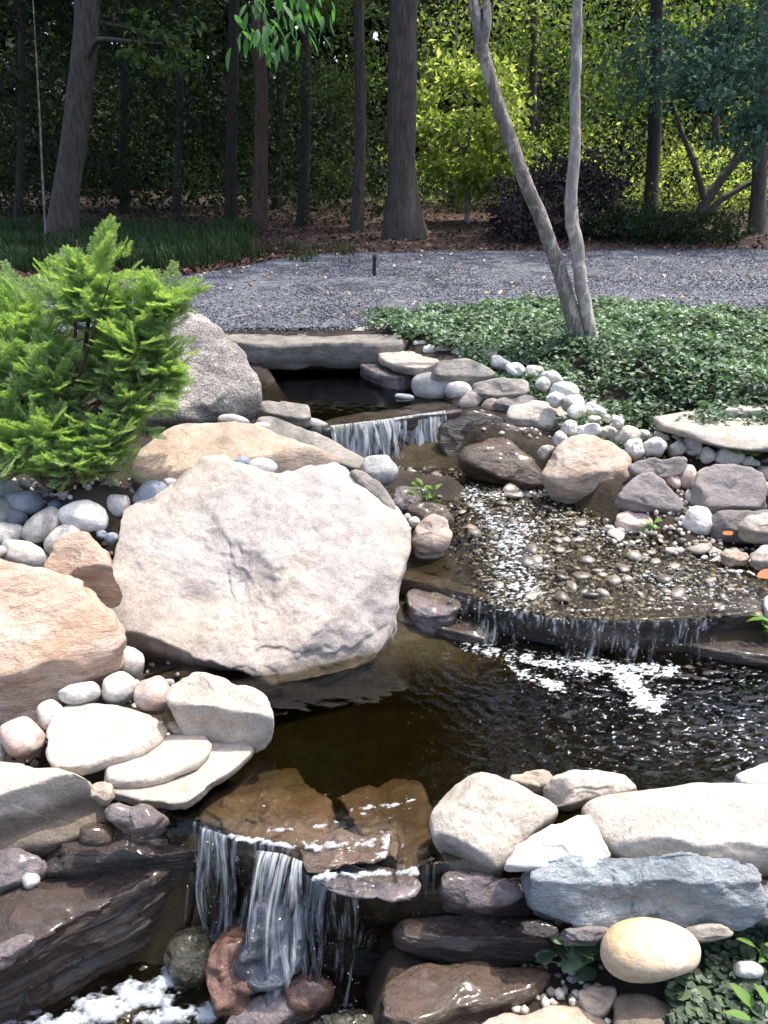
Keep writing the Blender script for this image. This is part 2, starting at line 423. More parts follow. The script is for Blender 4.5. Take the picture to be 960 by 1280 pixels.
p = nd(n, 'ShaderNodeBsdfPrincipled'); n.links.new(c, p.inputs['Base Color']); p.inputs['Roughness'].default_value = .95
b = nd(n, 'ShaderNodeBump'); b.inputs['Distance'].default_value = .03; b.inputs['Strength'].default_value = .8
n.links.new(noise(n, tc.outputs['Object'], 40, 8, .75), b.inputs['Height']); n.links.new(b.outputs[0], p.inputs['Normal'])
n.links.new(p.outputs[0], out.inputs[0])
me.materials.append(m)
tag(link('ground', me), kind='structure')

# ---- gravel drive: sheet + loose stones
def drive_edges(x):
    """near and far edge of the drive (metres from the camera) at position x"""
    near = np.interp(x, [-6, -1.6, -.3, 0.0, .7, 1.6, 3.0, 4.5, 8], [6.2, 6.15, 6.22, 6.6, 7.0, 7.3, 7.05, 6.7, 6.4])
    far = np.interp(x, [-9, -3.2, -2.2, -1.7, -1.2, 0, 6, 14], [8.8, 9.0, 9.3, 10.2, 11.3, 11.7, 12.1, 12.6])
    return near, far
gx = np.linspace(-26, 26, 260)
en, ef = drive_edges(gx)
en = en + .06 * pn(np.stack([gx * 2.2, gx * 0, gx * 0], 1)); ef = ef + .15 * pn(np.stack([gx * 1.3, gx * 0 + 4, gx * 0], 1))
tv = np.linspace(0, 1, 24)
GX = np.repeat(gx[None], 24, 0); GY = en[None] + (ef - en)[None] * tv[:, None]
GZ = .02 + .025 * np.sin(tv * pi)[:, None] + 0 * GX + .01 * pn(np.stack([GX.ravel(), GY.ravel(), 0 * GX.ravel()], 1)).reshape(GX.shape)
m, n, out = newmat('grey_gravel_bed')
tc = nd(n, 'ShaderNodeTexCoord')
vo = nd(n, 'ShaderNodeTexVoronoi'); vo.inputs['Scale'].default_value = 34; n.links.new(tc.outputs['Object'], vo.inputs['Vector'])
sxx = nd(n, 'ShaderNodeSeparateColor'); n.links.new(vo.outputs['Color'], sxx.inputs[0])
c = ramp(n, sxx.outputs[0], [(0, (.05, .053, .066)), (.5, (.105, .11, .135)), (1, (.18, .185, .21))])
c = mix(n, c, ramp(n, noise(n, tc.outputs['Object'], 1.2, 5), [(.35, .8), (.7, 1.15)]), 1, 'MULTIPLY')
p = nd(n, 'ShaderNodeBsdfPrincipled'); n.links.new(c, p.inputs['Base Color']); p.inputs['Roughness'].default_value = .9
b = nd(n, 'ShaderNodeBump'); b.inputs['Distance'].default_value = .02; b.invert = True
n.links.new(vo.outputs['Distance'], b.inputs['Height']); n.links.new(b.outputs[0], p.inputs['Normal']); n.links.new(p.outputs[0], out.inputs[0])
tag(link('gravel_drive', mesh_np('gravel_drive', np.stack([GX, GY, GZ], -1).reshape(-1, 3), grid_faces(260, 24), m)), kind='structure')

OCT = np.array([(1, 0, 0), (0, 1, 0), (-1, 0, 0), (0, -1, 0), (0, 0, 1), (0, 0, -1)], float)
OCTF = np.array([(0, 1, 4), (1, 2, 4), (2, 3, 4), (3, 0, 4), (1, 0, 5), (2, 1, 5), (3, 2, 5), (0, 3, 5)])
CUBE = np.array([(-1, -1, -1), (1, -1, -1), (1, 1, -1), (-1, 1, -1), (-1, -1, 1), (1, -1, 1), (1, 1, 1), (-1, 1, 1)], float)
CUBEF = quads2tris(np.array([(0, 3, 2, 1), (4, 5, 6, 7), (0, 1, 5, 4), (1, 2, 6, 5), (2, 3, 7, 6), (3, 0, 4, 7)]))
ICO_A = (1 + sqrt(5)) / 2
ICO = np.array([(-1, ICO_A, 0), (1, ICO_A, 0), (-1, -ICO_A, 0), (1, -ICO_A, 0), (0, -1, ICO_A), (0, 1, ICO_A), (0, -1, -ICO_A), (0, 1, -ICO_A), (ICO_A, 0, -1), (ICO_A, 0, 1), (-ICO_A, 0, -1), (-ICO_A, 0, 1)], float)
ICO /= np.linalg.norm(ICO[0])
ICOF = np.array([(0, 11, 5), (0, 5, 1), (0, 1, 7), (0, 7, 10), (0, 10, 11), (1, 5, 9), (5, 11, 4), (11, 10, 2), (10, 7, 6), (7, 1, 8), (3, 9, 4), (3, 4, 2), (3, 2, 6), (3, 6, 8), (3, 8, 9), (4, 9, 5), (2, 4, 11), (6, 2, 10), (8, 6, 7), (9, 8, 1)])
def rotmats(N, r):
    q = r.normal(size=(N, 4)); q /= np.linalg.norm(q, axis=1)[:, None]; a, b, c, d = q.T
    return np.stack([1 - 2 * (c * c + d * d), 2 * (b * c - a * d), 2 * (b * d + a * c), 2 * (b * c + a * d), 1 - 2 * (b * b + d * d), 2 * (c * d - a * b),
                     2 * (b * d - a * c), 2 * (c * d + a * b), 1 - 2 * (b * b + c * c)], 1).reshape(-1, 3, 3)
def scatter(tmpl, tf, pos, size, R=None, jit=.25, r=rng, flat=1.0):
    N = len(pos); k = len(tmpl)
    T = np.repeat(tmpl[None], N, 0) * (1 + r.uniform(-jit, jit, (N, k, 3)))
    T = T * (np.asarray(size).reshape(N, 1, -1))
    if R is not None: T = np.einsum('nij,nkj->nki', R, T)
    T[..., 2] *= flat
    T = T + pos[:, None, :]
    Fc = tf[None] + (np.arange(N) * k)[:, None, None]
    return T.reshape(-1, 3), Fc.reshape(-1, tf.shape[1])
r = np.random.default_rng(21)
Ng = 52000
x = r.uniform(-6.5, 7.5, Ng); e1, e2 = drive_edges(x); u = r.uniform(0, 1, Ng) ** 1.3; y = e1 - .12 + (e2 - e1 + .2) * u
pos = np.stack([x, y, .022 + .025 * np.sin(np.clip(u, 0, 1) * pi)], 1)
s = r.uniform(.004, .0105, (Ng, 1)) * r.uniform(.7, 1.4, (Ng, 3))
V, Fc = scatter(OCT * 1.25, OCTF, pos, s, rotmats(Ng, r), .4, r)
M['gravel'] = islandmat('loose_gravel', [(0, (.065, .07, .09)), (.4, (.105, .11, .138)), (.75, (.142, .148, .18)), (.98, (.20, .205, .23)), (1, (.42, .40, .37))], .85)
tag(link('gravel', mesh_np('gravel', V, Fc, M['gravel'], False)), 'loose grey gravel stones covering the drive', 'gravel', kind='stuff')

# ---- water
def watermat(name, tint, bump_s, scale, rough=.03, absorb=None):
    m, n, out = newmat(name)
    tc = nd(n, 'ShaderNodeTexCoord')
    b = nd(n, 'ShaderNodeBump'); b.inputs['Strength'].default_value = bump_s; b.inputs['Distance'].default_value = .006
    n.links.new(noise(n, tc.outputs['Object'], scale, 3, .5, .8), b.inputs['Height'])
    fr = nd(n, 'ShaderNodeFresnel'); fr.inputs['IOR'].default_value = 1.42; n.links.new(b.outputs[0], fr.inputs['Normal'])
    tr = nd(n, 'ShaderNodeBsdfTransparent'); tr.inputs[0].default_value = (*tint, 1)
    gl = nd(n, 'ShaderNodeBsdfGlossy'); gl.inputs['Roughness'].default_value = rough; n.links.new(b.outputs[0], gl.inputs['Normal'])
    mx = nd(n, 'ShaderNodeMixShader'); n.links.new(fr.outputs[0], mx.inputs[0])
    n.links.new(tr.outputs[0], mx.inputs[1]); n.links.new(gl.outputs[0], mx.inputs[2]); n.links.new(mx.outputs[0], out.inputs[0])
    if absorb:
        va = nd(n, 'ShaderNodeVolumeAbsorption'); va.inputs['Color'].default_value = (*absorb[0], 1); va.inputs['Density'].default_value = absorb[1]
        n.links.new(va.outputs[0], out.inputs['Volume'])
    return m
def solid(V, nu, nv, zb):
    """close a water surface grid into a body of water down to zb"""
    V = np.asarray(V, float); Fc = grid_faces(nu, nv)[:, ::-1]; k = len(V); B = V.copy(); B[:, 2] = zb
    i = np.arange(nu * nv).reshape(nv, nu); ring = np.concatenate([i[0, :], i[1:, -1], i[-1, -2::-1], i[-2:0:-1, 0]])
    nx = np.roll(ring, -1); side = np.stack([ring, nx, nx + k, ring + k], 1)
    return np.concatenate([V, B]), np.concatenate([Fc, Fc[:, ::-1] + k, side])
M['water_still'] = watermat('still_water', (.95, .95, .9), .12, 14, .02, ((.43, .40, .19), 7.0))
M['water_riffle'] = watermat('rippling_water', (.72, .70, .6), .6, 40)
def lerp_rows(rows, nu, nv):
    """rows: list of 3-D polylines, far to near -> smooth grid"""
    RR = []
    for P in rows:
        P = np.asarray(P, float); d = np.r_[0, np.cumsum(np.linalg.norm(np.diff(P, axis=0), axis=1))]
        t = np.linspace(0, d[-1], nu); RR.append(np.stack([np.interp(t, d, P[:, k]) for k in range(3)], 1))
    RR = np.array(RR); cy = RR[:, nu // 2, :]; d = np.r_[0, np.cumsum(np.linalg.norm(np.diff(cy, axis=0), axis=1))]
    t = np.linspace(0, d[-1], nv); k = np.clip(np.searchsorted(d, t, side='right') - 1, 0, len(d) - 2); f = ((t - d[k]) / (d[k + 1] - d[k]))[:, None, None]
    return RR[k] * (1 - f) + RR[k + 1] * f
def rowz(pts, z): return [on_z(a, b, z) for a, b in pts]
def project(V):
    d = V - CAM; yc = d[:, 1] * SP + d[:, 2] * CP; zc = d[:, 1] * CP - d[:, 2] * SP
    return 480 + F * d[:, 0] / zc, 640 - F * yc / zc
# upper pool
G = lerp_rows([rowz([(290, 455), (520, 455)], Z_UP), rowz([(300, 490), (580, 488)], Z_UP), rowz([(330, 530), (418, 534), (575, 511), (600, 508)], Z_UP)], 110, 110)
V = G.reshape(-1, 3); V[:, 2] += .0018 * fbm(V * 16, 2)
tag(link('upper_pool_water', mesh_np('upper_pool_water', *solid(V, 110, 110, -.60), M['water_still'])), 'dark still water of the upper pool', 'water', kind='structure')
# stream over pebbles, sloping to the ledge
rows = [([(400, 588), (600, 572)], -.530), ([(480, 612), (690, 600)], -.545), ([(520, 640), (800, 632)], -.565), ([(500, 690), (965, 690)], -.588),
        ([(485, 712), (980, 735)], -.597), ([(470, 716), (505, 727), (560, 742), (612, 755), (690, 773), (800, 777), (955, 766), (1000, 765)], -.600)]
G = lerp_rows([rowz(a, z) for a, z in rows], 260, 260)
V = G.reshape(-1, 3); px, py = project(V)
calm = sstep(620, 570, px) * sstep(660, 690, py)              # still corner on the left of the stream
calm2 = np.exp(-(((px - 720) / 70) ** 2 + ((py - 705) / 22) ** 2)) * .75
ampl = (.0085 * (1 - calm * .92) * (1 - calm2)) * (1 - .55 * sstep(700, 760, px))
V[:, 2] += ampl * fbm(np.stack([V[:, 0] * 22, V[:, 1] * 30, V[:, 2] * 0], 1), 3, 2.1, .55)
tag(link('stream_water', mesh_np('stream_water', V, grid_faces(260, 260)[:, ::-1], M['water_riffle'])), 'shallow rippling stream water over the pebbles', 'water', kind='structure')
# middle pool
rows = [[(440, 770), (600, 782), (700, 795), (1010, 788)], [(180, 845), (600, 855), (1050, 850)], [(250, 950), (600, 945), (1050, 930)], [(215, 1008), (560, 1000), (1020, 985)],
        [(205, 1018), (240, 1024), (300, 1047), (370, 1062), (480, 1088), (560, 1078)]]
G = lerp_rows([rowz(a, Z_MID) for a in rows], 270, 200)
V = G.reshape(-1, 3); px, py = project(V)
fall = np.exp(-np.maximum(py - 815, 0) / 75) * sstep(430, 640, px)
right = sstep(600, 760, px) * sstep(990, 930, py)
ampl = .0005 + .0042 * np.clip(fall * sstep(480, 700, px) + right * .55, 0, 1) * np.clip(.75 + .9 * pn(np.stack([V[:, 0] * 3.5, V[:, 1] * 5, V[:, 2] * 0], 1)), .12, 1.5)
V[:, 2] += ampl * fbm(np.stack([V[:, 0] * 15, V[:, 1] * 24, V[:, 2] * 0 + 3], 1), 3, 2.1, .5)
for fx, fy in [(620, 815), (705, 828), (790, 832), (880, 825)]:
    q0 = on_z(fx, fy, Z_MID); dd = np.hypot(V[:, 0] - q0[0], V[:, 1] - q0[1]); V[:, 2] += .0011 * np.sin(dd * 110) * np.exp(-dd / .28)
V[:, 2] += .0028 * sstep(985, 1030, py) * (px < 560) * fbm(np.stack([V[:, 0] * 26, V[:, 1] * 16, V[:, 2] * 0 + 8], 1), 3, 2.1, .5)
V[:, 2] -= .02 * sstep(1015, 1062, py) * (px < 500)
tag(link('middle_pool_water', mesh_np('middle_pool_water', *solid(V, 270, 200, -1.15), M['water_still'])), 'dark water of the middle pool with ripples', 'water', kind='structure')
# lower basin
G = lerp_rows([rowz([(-60, 1185), (230, 1150), (520, 1150)], Z_LOW), rowz([(-200, 1330), (200, 1330), (600, 1330)], Z_LOW)], 160, 90)
V = G.reshape(-1, 3); V[:, 2] += .012 * fbm(V * 14, 3)
tag(link('lower_basin_water', mesh_np('lower_basin_water', V, grid_faces(160, 90)[:, ::-1], M['water_riffle'])), 'churned water in the lower basin', 'water', kind='structure')

# falling water
def fallmat(name, lo, hi, sx=1.0, gap=.3, brk=.25):
    m, n, out = newmat(name)
    uv = nd(n, 'ShaderNodeUVMap')
    mp = nd(n, 'ShaderNodeMapping'); mp.inputs['Scale'].default_value = (60 * sx, 5, 1); n.links.new(uv.outputs[0], mp.inputs[0])
    nz = noise(n, mp.outputs[0], 1.0, 5, .65, .4)
    fr = nd(n, 'ShaderNodeFresnel'); fr.inputs['IOR'].default_value = 1.42
    tr = nd(n, 'ShaderNodeBsdfTransparent'); tr.inputs[0].default_value = (.9, .93, .96, 1)
    b = nd(n, 'ShaderNodeBump'); b.inputs['Distance'].default_value = .01; b.inputs['Strength'].default_value = .8; n.links.new(nz, b.inputs['Height'])
    n.links.new(b.outputs[0], fr.inputs['Normal'])
    gl = nd(n, 'ShaderNodeBsdfGlossy'); gl.inputs['Roughness'].default_value = .06; n.links.new(b.outputs[0], gl.inputs['Normal'])
    m1 = nd(n, 'ShaderNodeMixShader'); n.links.new(fr.outputs[0], m1.inputs[0]); n.links.new(tr.outputs[0], m1.inputs[1]); n.links.new(gl.outputs[0], m1.inputs[2])
    df = nd(n, 'ShaderNodeBsdfDiffuse'); df.inputs[0].default_value = (.82, .86, .9, 1); tl = nd(n, 'ShaderNodeBsdfTranslucent'); tl.inputs[0].default_value = (.8, .85, .9, 1)
    m2 = nd(n, 'ShaderNodeMixShader'); m2.inputs[0].default_value = .45; n.links.new(df.outputs[0], m2.inputs[1]); n.links.new(tl.outputs[0], m2.inputs[2])
    m3 = nd(n, 'ShaderNodeMixShader'); n.links.new(ramp(n, nz, [(lo, 0.0), (hi, .9)]), m3.inputs[0]); n.links.new(m1.outputs[0], m3.inputs[1]); n.links.new(m2.outputs[0], m3.inputs[2])
    mp2 = nd(n, 'ShaderNodeMapping'); mp2.inputs['Scale'].default_value = (17, 3, 1); mp2.inputs['Location'].default_value = (3.3, 1.7, 0); n.links.new(uv.outputs[0], mp2.inputs[0])
    suv = nd(n, 'ShaderNodeSeparateXYZ'); n.links.new(uv.outputs[0], suv.inputs[0])
    fal = nd(n, 'ShaderNodeMath', operation='MULTIPLY_ADD'); fal.inputs[1].default_value = -brk; n.links.new(suv.outputs[1], fal.inputs[0]); n.links.new(noise(n, mp2.outputs[0], 1.0, 5, .65, .5), fal.inputs[2])
    t2 = nd(n, 'ShaderNodeBsdfTransparent'); m4 = nd(n, 'ShaderNodeMixShader'); n.links.new(ramp(n, fal.outputs[0], [(gap - .06, 0.0), (gap + .06, 1.0)]), m4.inputs[0])
    n.links.new(t2.outputs[0], m4.inputs[1]); n.links.new(m3.outputs[0], m4.inputs[2]); n.links.new(m4.outputs[0], out.inputs[0]); return m
M['fall_white'] = fallmat('white_falling_water', .36, .54, 1.2, .3, .5)
M['fall_chute'] = fallmat('white_chute_water', .40, .60, 1.5, .40)
M['fall_thin'] = fallmat('thin_falling_water', .50, .74, .9, .45)
M['fall_clear'] = fallmat('clear_falling_water', .52, .80, .7, .36)
M['foam'], n, out = newmat('foam')
tc = nd(n, 'ShaderNodeTexCoord'); fz = noise(n, tc.outputs['Object'], 130, 5, .7, .6)
p = nd(n, 'ShaderNodeBsdfPrincipled'); p.inputs['Base Color'].default_value = (.64, .68, .72, 1); p.inputs['Roughness'].default_value = .25
b = nd(n, 'ShaderNodeBump'); b.inputs['Distance'].default_value = .008; n.links.new(fz, b.inputs['Height']); n.links.new(b.outputs[0], p.inputs['Normal'])
av = nd(n, 'ShaderNodeAttribute'); av.attribute_name = 'cover'
ad = nd(n, 'ShaderNodeMath', operation='MULTIPLY_ADD'); ad.inputs[1].default_value = .9; n.links.new(fz, ad.inputs[0]); n.links.new(av.outputs['Fac'], ad.inputs[2])
tr = nd(n, 'ShaderNodeBsdfTransparent'); mx = nd(n, 'ShaderNodeMixShader'); n.links.new(ramp(n, ad.outputs[0], [(.42, 0.0), (.75, .45), (1.0, .8)]), mx.inputs[0])
n.links.new(tr.outputs[0], mx.inputs[1]); n.links.new(p.outputs[0], mx.inputs[2]); n.links.new(mx.outputs[0], out.inputs[0])
M['churn'], n, out = newmat('churned_white_water')
tc = nd(n, 'ShaderNodeTexCoord'); fz = noise(n, tc.outputs['Object'], 40, 5, .65, .6)
p = nd(n, 'ShaderNodeBsdfPrincipled'); p.inputs['Base Color'].default_value = (.60, .66, .74, 1); p.inputs['Roughness'].default_value = .25
b = nd(n, 'ShaderNodeBump'); b.inputs['Distance'].default_value = .008; n.links.new(fz, b.inputs['Height']); n.links.new(b.outputs[0], p.inputs['Normal'])
av = nd(n, 'ShaderNodeAttribute'); av.attribute_name = 'cover'
ad = nd(n, 'ShaderNodeMath', operation='MULTIPLY_ADD'); ad.inputs[1].default_value = .9; n.links.new(fz, ad.inputs[0]); n.links.new(av.outputs['Fac'], ad.inputs[2])
tr = nd(n, 'ShaderNodeBsdfTransparent'); mx = nd(n, 'ShaderNodeMixShader'); n.links.new(ramp(n, ad.outputs[0], [(.35, 0.0), (.95, .5), (1.0, .62)]), mx.inputs[0])
n.links.new(tr.outputs[0], mx.inputs[1]); n.links.new(p.outputs[0], mx.inputs[2]); n.links.new(mx.outputs[0], out.inputs[0])
M['strand'], n, out = newmat('water_strand')
p = nd(n, 'ShaderNodeBsdfPrincipled'); p.inputs['Base Color'].default_value = (.75, .82, .9, 1); p.inputs['Roughness'].default_value = .12
tr = nd(n, 'ShaderNodeBsdfTransparent'); mx = nd(n, 'ShaderNodeMixShader'); mx.inputs[0].default_value = .45
n.links.new(p.outputs[0], mx.inputs[1]); n.links.new(tr.outputs[0], mx.inputs[2]); n.links.new(mx.outputs[0], out.inputs[0])

def tube(path, rad, k=6, close=True):
    P = np.asarray(path, float); n_ = len(P); rad = np.broadcast_to(rad, (n_,))
    T = np.gradient(P, axis=0); T /= np.linalg.norm(T, axis=1)[:, None] + 1e-9
    up = np.array([.3, .9, .1]) if abs(T[0, 2]) > .7 else np.array([0, 0, 1.])
    A = np.cross(T, up); A /= np.linalg.norm(A, axis=1)[:, None] + 1e-9; B = np.cross(T, A)
    a = np.linspace(0, 2 * pi, k, endpoint=False)
    V = P[:, None] + rad[:, None, None] * (np.cos(a)[None, :, None] * A[:, None] + np.sin(a)[None, :, None] * B[:, None])
    return V.reshape(-1, 3), grid_faces(k, n_, True)
def waterfall(name, label, lip, drop, throw, mat, nstr, seed, nu=120, nv=26, sheet=(0, 1), rr=(.002, .006)):
    """lip: 3-D polyline; sheet water plus separate strands, falling in an arc towards the viewer's side of the ledge"""
    r = np.random.default_rng(seed)
    P = np.asarray(lip, float); d = np.r_[0, np.cumsum(np.linalg.norm(np.diff(P, axis=0), axis=1))]; L = d[-1]
    def at(u): return np.stack([np.interp(u * L, d, P[:, k]) for k in range(3)], -1)
    e = P[-1] - P[0]; nrm = np.array([e[1], -e[0], 0]); nrm /= np.linalg.norm(nrm)
    if nrm[1] > 0: nrm = -nrm
    u = np.linspace(sheet[0], sheet[1], nu); v = np.linspace(0, 1, nv)
    base = at(u)
    U, Vv = np.meshgrid(u, v)
    wob = pn(np.stack([U.ravel() * L * 28, Vv.ravel() * .8, 0 * U.ravel() + seed], 1)).reshape(U.shape)
    w2 = pn(np.stack([U.ravel() * L * 70, Vv.ravel() * 1.5, 0 * U.ravel() + seed + 9], 1)).reshape(U.shape)
    th = throw * (1 + .7 * wob) * Vv ** .8 + .010 * w2 * Vv + .012 * wob * Vv
    ln = drop * (1 + .0 * wob)
    G = base[None] + nrm * th[..., None]
    lat = pn(np.stack([U.ravel() * L * 11, Vv.ravel() * 1.3, 0 * U.ravel() + seed + 31], 1)).reshape(U.shape)
    G[..., 0] += .055 * lat * Vv * min(1, drop / .35)
    G[..., 2] -= ln * Vv ** 1.4 - .004
    me = mesh_np(name, G.reshape(-1, 3), grid_faces(nu, nv)[:, ::-1], M[mat])
    uvl = me.uv_layers.new(name='UVMap')
    li = np.empty(len(me.loops), dtype=np.int32); me.loops.foreach_get('vertex_index', li)
    UV = np.stack([U.ravel() * L, Vv.ravel() * .35], 1)[li].astype(np.float32); uvl.data.foreach_set('uv', UV.ravel())
    root = empty(name, at(.5) - np.array([0, 0, drop])); tag(root, label, 'waterfall')
    me.transform(__import__('mathutils').Matrix.Translation(-Vector(root.location)))
    link('water_sheet', me, root)
    mb = MB()
    for k in range(nstr):
        uu = r.uniform(); v0 = r.uniform(0, .5) if r.random() < .55 else 0; v1 = min(1, v0 + r.uniform(.3, 1))
        vv = np.linspace(v0, v1, 12); b0 = at(uu)
        t_ = throw * r.uniform(.7, 1.7)
        path = b0 + nrm * (t_ * vv ** .8)[:, None] + np.array([1, 0, 0]) * (.006 * np.sin(vv * 9 + r.uniform(0, 6)))[:, None]
        path[:, 2] -= drop * vv ** 1.4 - .004
        rad = r.uniform(*rr) * (.35 + .65 * np.sin(np.linspace(.25, pi - .1, 12))) * (1 + .5 * pn(np.stack([vv * 14, vv * 0 + k, vv * 0], 1)))
        mb.add(*tube(path, np.maximum(rad, .0006), 5))
    if nstr: tag(link('water_strands', mb.mesh('water_strands', M['strand'], True, root.location), root), kind='stuff')
    nd_ = int(50 * L / .5); uu = r.uniform(0, 1, nd_); vv = r.uniform(.02, 1.02, nd_) ** .8
    D = at(uu) + nrm * (throw * vv ** .8 * r.uniform(.6, 1.9, nd_) + .004)[:, None]; D[:, 2] -= drop * vv ** 1.4 - .004
    s_ = r.uniform(.0006, .0022, (nd_, 1)) * np.array([[1, 1, 1]]) * np.stack([np.ones(nd_), np.ones(nd_), r.uniform(1, 3.2, nd_)], 1)
    V, Fc = scatter(ICO, ICOF, D, s_, None, .15, r)
    tag(link('droplets', mesh_np('droplets', V - np.array(root.location), Fc, M['strand']), root), kind='stuff')
    return root
lipU = [on_z(412, 533, Z_UP), on_z(480, 525, Z_UP), on_z(520, 519, Z_UP), on_z(556, 514, Z_UP)]
waterfall('waterfall', 'broad white waterfall spilling from the dark upper pool', lipU, .275, .06, 'fall_white', 0, 1, nu=220, rr=(.001, .0035))
lipM = [on_z(a, b, Z_ST1) for a, b in [(560, 743), (612, 756), (690, 774), (800, 778), (900, 772)]]
waterfall('waterfall', 'wide thin waterfall dripping off the pebbly stream ledge into the middle pool', lipM, .182, .03, 'fall_thin', 0, 2, nu=260, rr=(.001, .003))
lipL = [on_z(a, b, Z_MID - .008) for a, b in [(232, 1024), (300, 1049), (370, 1064)]]
waterfall('waterfall', 'glassy waterfall tumbling over the brown rock shelf beside the pale slabs', lipL, .50, .07, 'fall_clear', 0, 3, nu=160, rr=(.001, .0028))
lipL2 = [on_z(a, b, Z_MID - .05) for a, b in [(372, 1090), (405, 1104), (452, 1112)]]
waterfall('waterfall', 'stringy waterfall pouring from the wet lip stones', lipL2, .46, .05, 'fall_clear', 0, 4, nu=110, rr=(.001, .0028))

for lab, pts, zz_, dr, thr, sd in [('narrow white chute of water at the left end of the brown rock shelf', [(250, 1034), (285, 1046)], -.785, .51, .06, 11), ('bright white chute of water sliding over the blue grey wet rock', [(322, 1064), (352, 1068), (378, 1078)], -.79, .46, .15, 12),
                             ('foaming chute of water beside the rounded pinkish wet stone', [(384, 1098), (412, 1106)], -.87, .42, .08, 13)]:
    waterfall('waterfall', lab, [on_z(a_, b_, zz_) for a_, b_ in pts], dr, thr, 'fall_chute', 0, sd, nu=60)
# foam and bubbles, with some white flecks painted in for glints
def foam(label, rows, zf, maskf, cell, seed, amp, mat='foam', zoff=.003, fq=1.0, gain=.66):
    """broken sheet of foam with a ragged outline: bumpy patches lying on the water"""
    nu, nv = cell
    G = lerp_rows([rowz(a, z) for a, z in rows], nu, nv); V = G.reshape(-1, 3); px, py = project(V)
    q = fbm(np.stack([V[:, 0] * 26 * fq, V[:, 1] * 44 * fq, V[:, 2] * 6 + seed], 1), 5, 2.1, gain)
    q2 = pn(np.stack([V[:, 0] * 60, V[:, 1] * 75, V[:, 2] * 0 + seed], 1))
    val = q + .25 * q2 + maskf(px, py)
    V[:, 2] += zoff + amp * np.clip(val, -.2, 1.0) + amp * .35 * pn(V * 45)
    Fc = grid_faces(nu, nv)[:, ::-1]; keep = val[Fc].max(1) > -.3
    Fc = Fc[keep]; used, inv = np.unique(Fc, return_inverse=True)
    me = mesh_np('foam', V[used], inv.reshape(Fc.shape), M[mat])
    at = me.attributes.new('cover', 'FLOAT', 'POINT'); at.data.foreach_set('value', np.clip(val[used], -1, 2).astype(np.float32))
    return tag(link('foam', me), label, 'foam', kind='stuff')
def gauss(px, py, a, b, sx_, sy_): return np.exp(-((px - a) / sx_) ** 2 - ((py - b) / sy_) ** 2)
def seg(px, py, a, b, w_):
    a, b = np.array(a, float), np.array(b, float); e = b - a; k = np.clip(((px - a[0]) * e[0] + (py - a[1]) * e[1]) / (e @ e), 0, 1)
    return np.exp(-((px - a[0] - k * e[0]) ** 2 + ((py - a[1] - k * e[1]) * 1.6) ** 2) / w_ ** 2)
def m_mid(px, py):
    m_ = -1.05 + 1.25 * np.maximum.reduce([seg(px, py, (590, 808), (650, 824), 16), seg(px, py, (650, 824), (740, 832), 20), seg(px, py, (740, 832), (835, 838), 16), seg(px, py, (775, 836), (812, 880), 20), seg(px, py, (640, 835), (690, 858), 14)])
    m_ += .5 * sstep(640, 740, px) * sstep(985, 940, py) * sstep(820, 850, py) + .12 * sstep(860, 940, px) * sstep(870, 900, py)  # flecks on the right stand in for sky sparkles on the ripples
    return m_ - .35 * sstep(600, 480, px)
foam('white foam and painted sparkles on the dark middle pool below the ledge', [([(500, 800), (1000, 800)], Z_MID), ([(500, 985), (1000, 985)], Z_MID)], 0, m_mid, (400, 260), 3.1, .003, 'foam', .003, 1.5, .7)
def m_low(px, py):
    return -1.0 + 1.9 * np.maximum.reduce([seg(px, py, (40, 1292), (190, 1240), 34), seg(px, py, (190, 1240), (262, 1160), 24), seg(px, py, (120, 1278), (300, 1262), 24) * .8, seg(px, py, (300, 1262), (440, 1270), 22) * .65, seg(px, py, (330, 1190), (300, 1250), 14) * .6])
foam('white churned foam at the foot of the lowest waterfalls', [([(20, 1145), (480, 1145)], Z_LOW + .14), ([(0, 1205), (480, 1205)], Z_LOW + .04), ([(-40, 1300), (480, 1300)], Z_LOW + .01)], 0, m_low, (360, 220), 8.3, .012, 'churn', .003, .6, .48)
foam('white foam at the foot of the upper waterfall', [([(410, 570), (590, 560)], Z_ST0 + .004), ([(440, 605), (640, 605)], Z_ST0 - .004)], 0, lambda px, py: -.8 + 1.2 * seg(px, py, (425, 588), (560, 576), 9), (240, 70), 5.7, .005)
foam('white water and painted glints between pebbles in the stream', [([(560, 605), (720, 605)], -.540), ([(560, 690), (900, 690)], -.584), ([(540, 768), (960, 762)], -.596)], 0,
     lambda px, py: -1.05 + .98 * np.maximum.reduce([1.1 * seg(px, py, (585, 618), (625, 665), 14), seg(px, py, (600, 620), (700, 618), 9), seg(px, py, (640, 660), (650, 745), 46), .72 * seg(px, py, (680, 768), (940, 758), 9), .62 * seg(px, py, (820, 730), (920, 735), 60), .66 * seg(px, py, (700, 650), (800, 690), 34)]) + .12, (420, 300), 1.9, .004, 'foam', .004, 1.7, .7)  # aerated water in part; the broad flecks also paint glints on the riffle
foam('white water and painted highlights on the wet lip stones', [([(270, 990), (540, 990)], -.776), ([(270, 1035), (520, 1035)], -.772), ([(270, 1070), (520, 1070)], -.778), ([(380, 1125), (530, 1125)], -.815)], 0,
     lambda px, py: -1.0 + 1.3 * np.maximum.reduce([seg(px, py, (292, 1047), (372, 1060), 7), seg(px, py, (375, 1062), (480, 1050), 9), seg(px, py, (485, 1045), (478, 1070), 7), 1.0 * seg(px, py, (400, 1096), (520, 1090), 9), .8 * seg(px, py, (440, 1012), (500, 1006), 5), .8 * seg(px, py, (455, 1020), (520, 1000), 4), .7 * seg(px, py, (330, 1040), (420, 1030), 5)]) * 1.15, (260, 110), 4.4, .006, 'churn')  # folded water, plus thin streaks that paint highlights near the lip

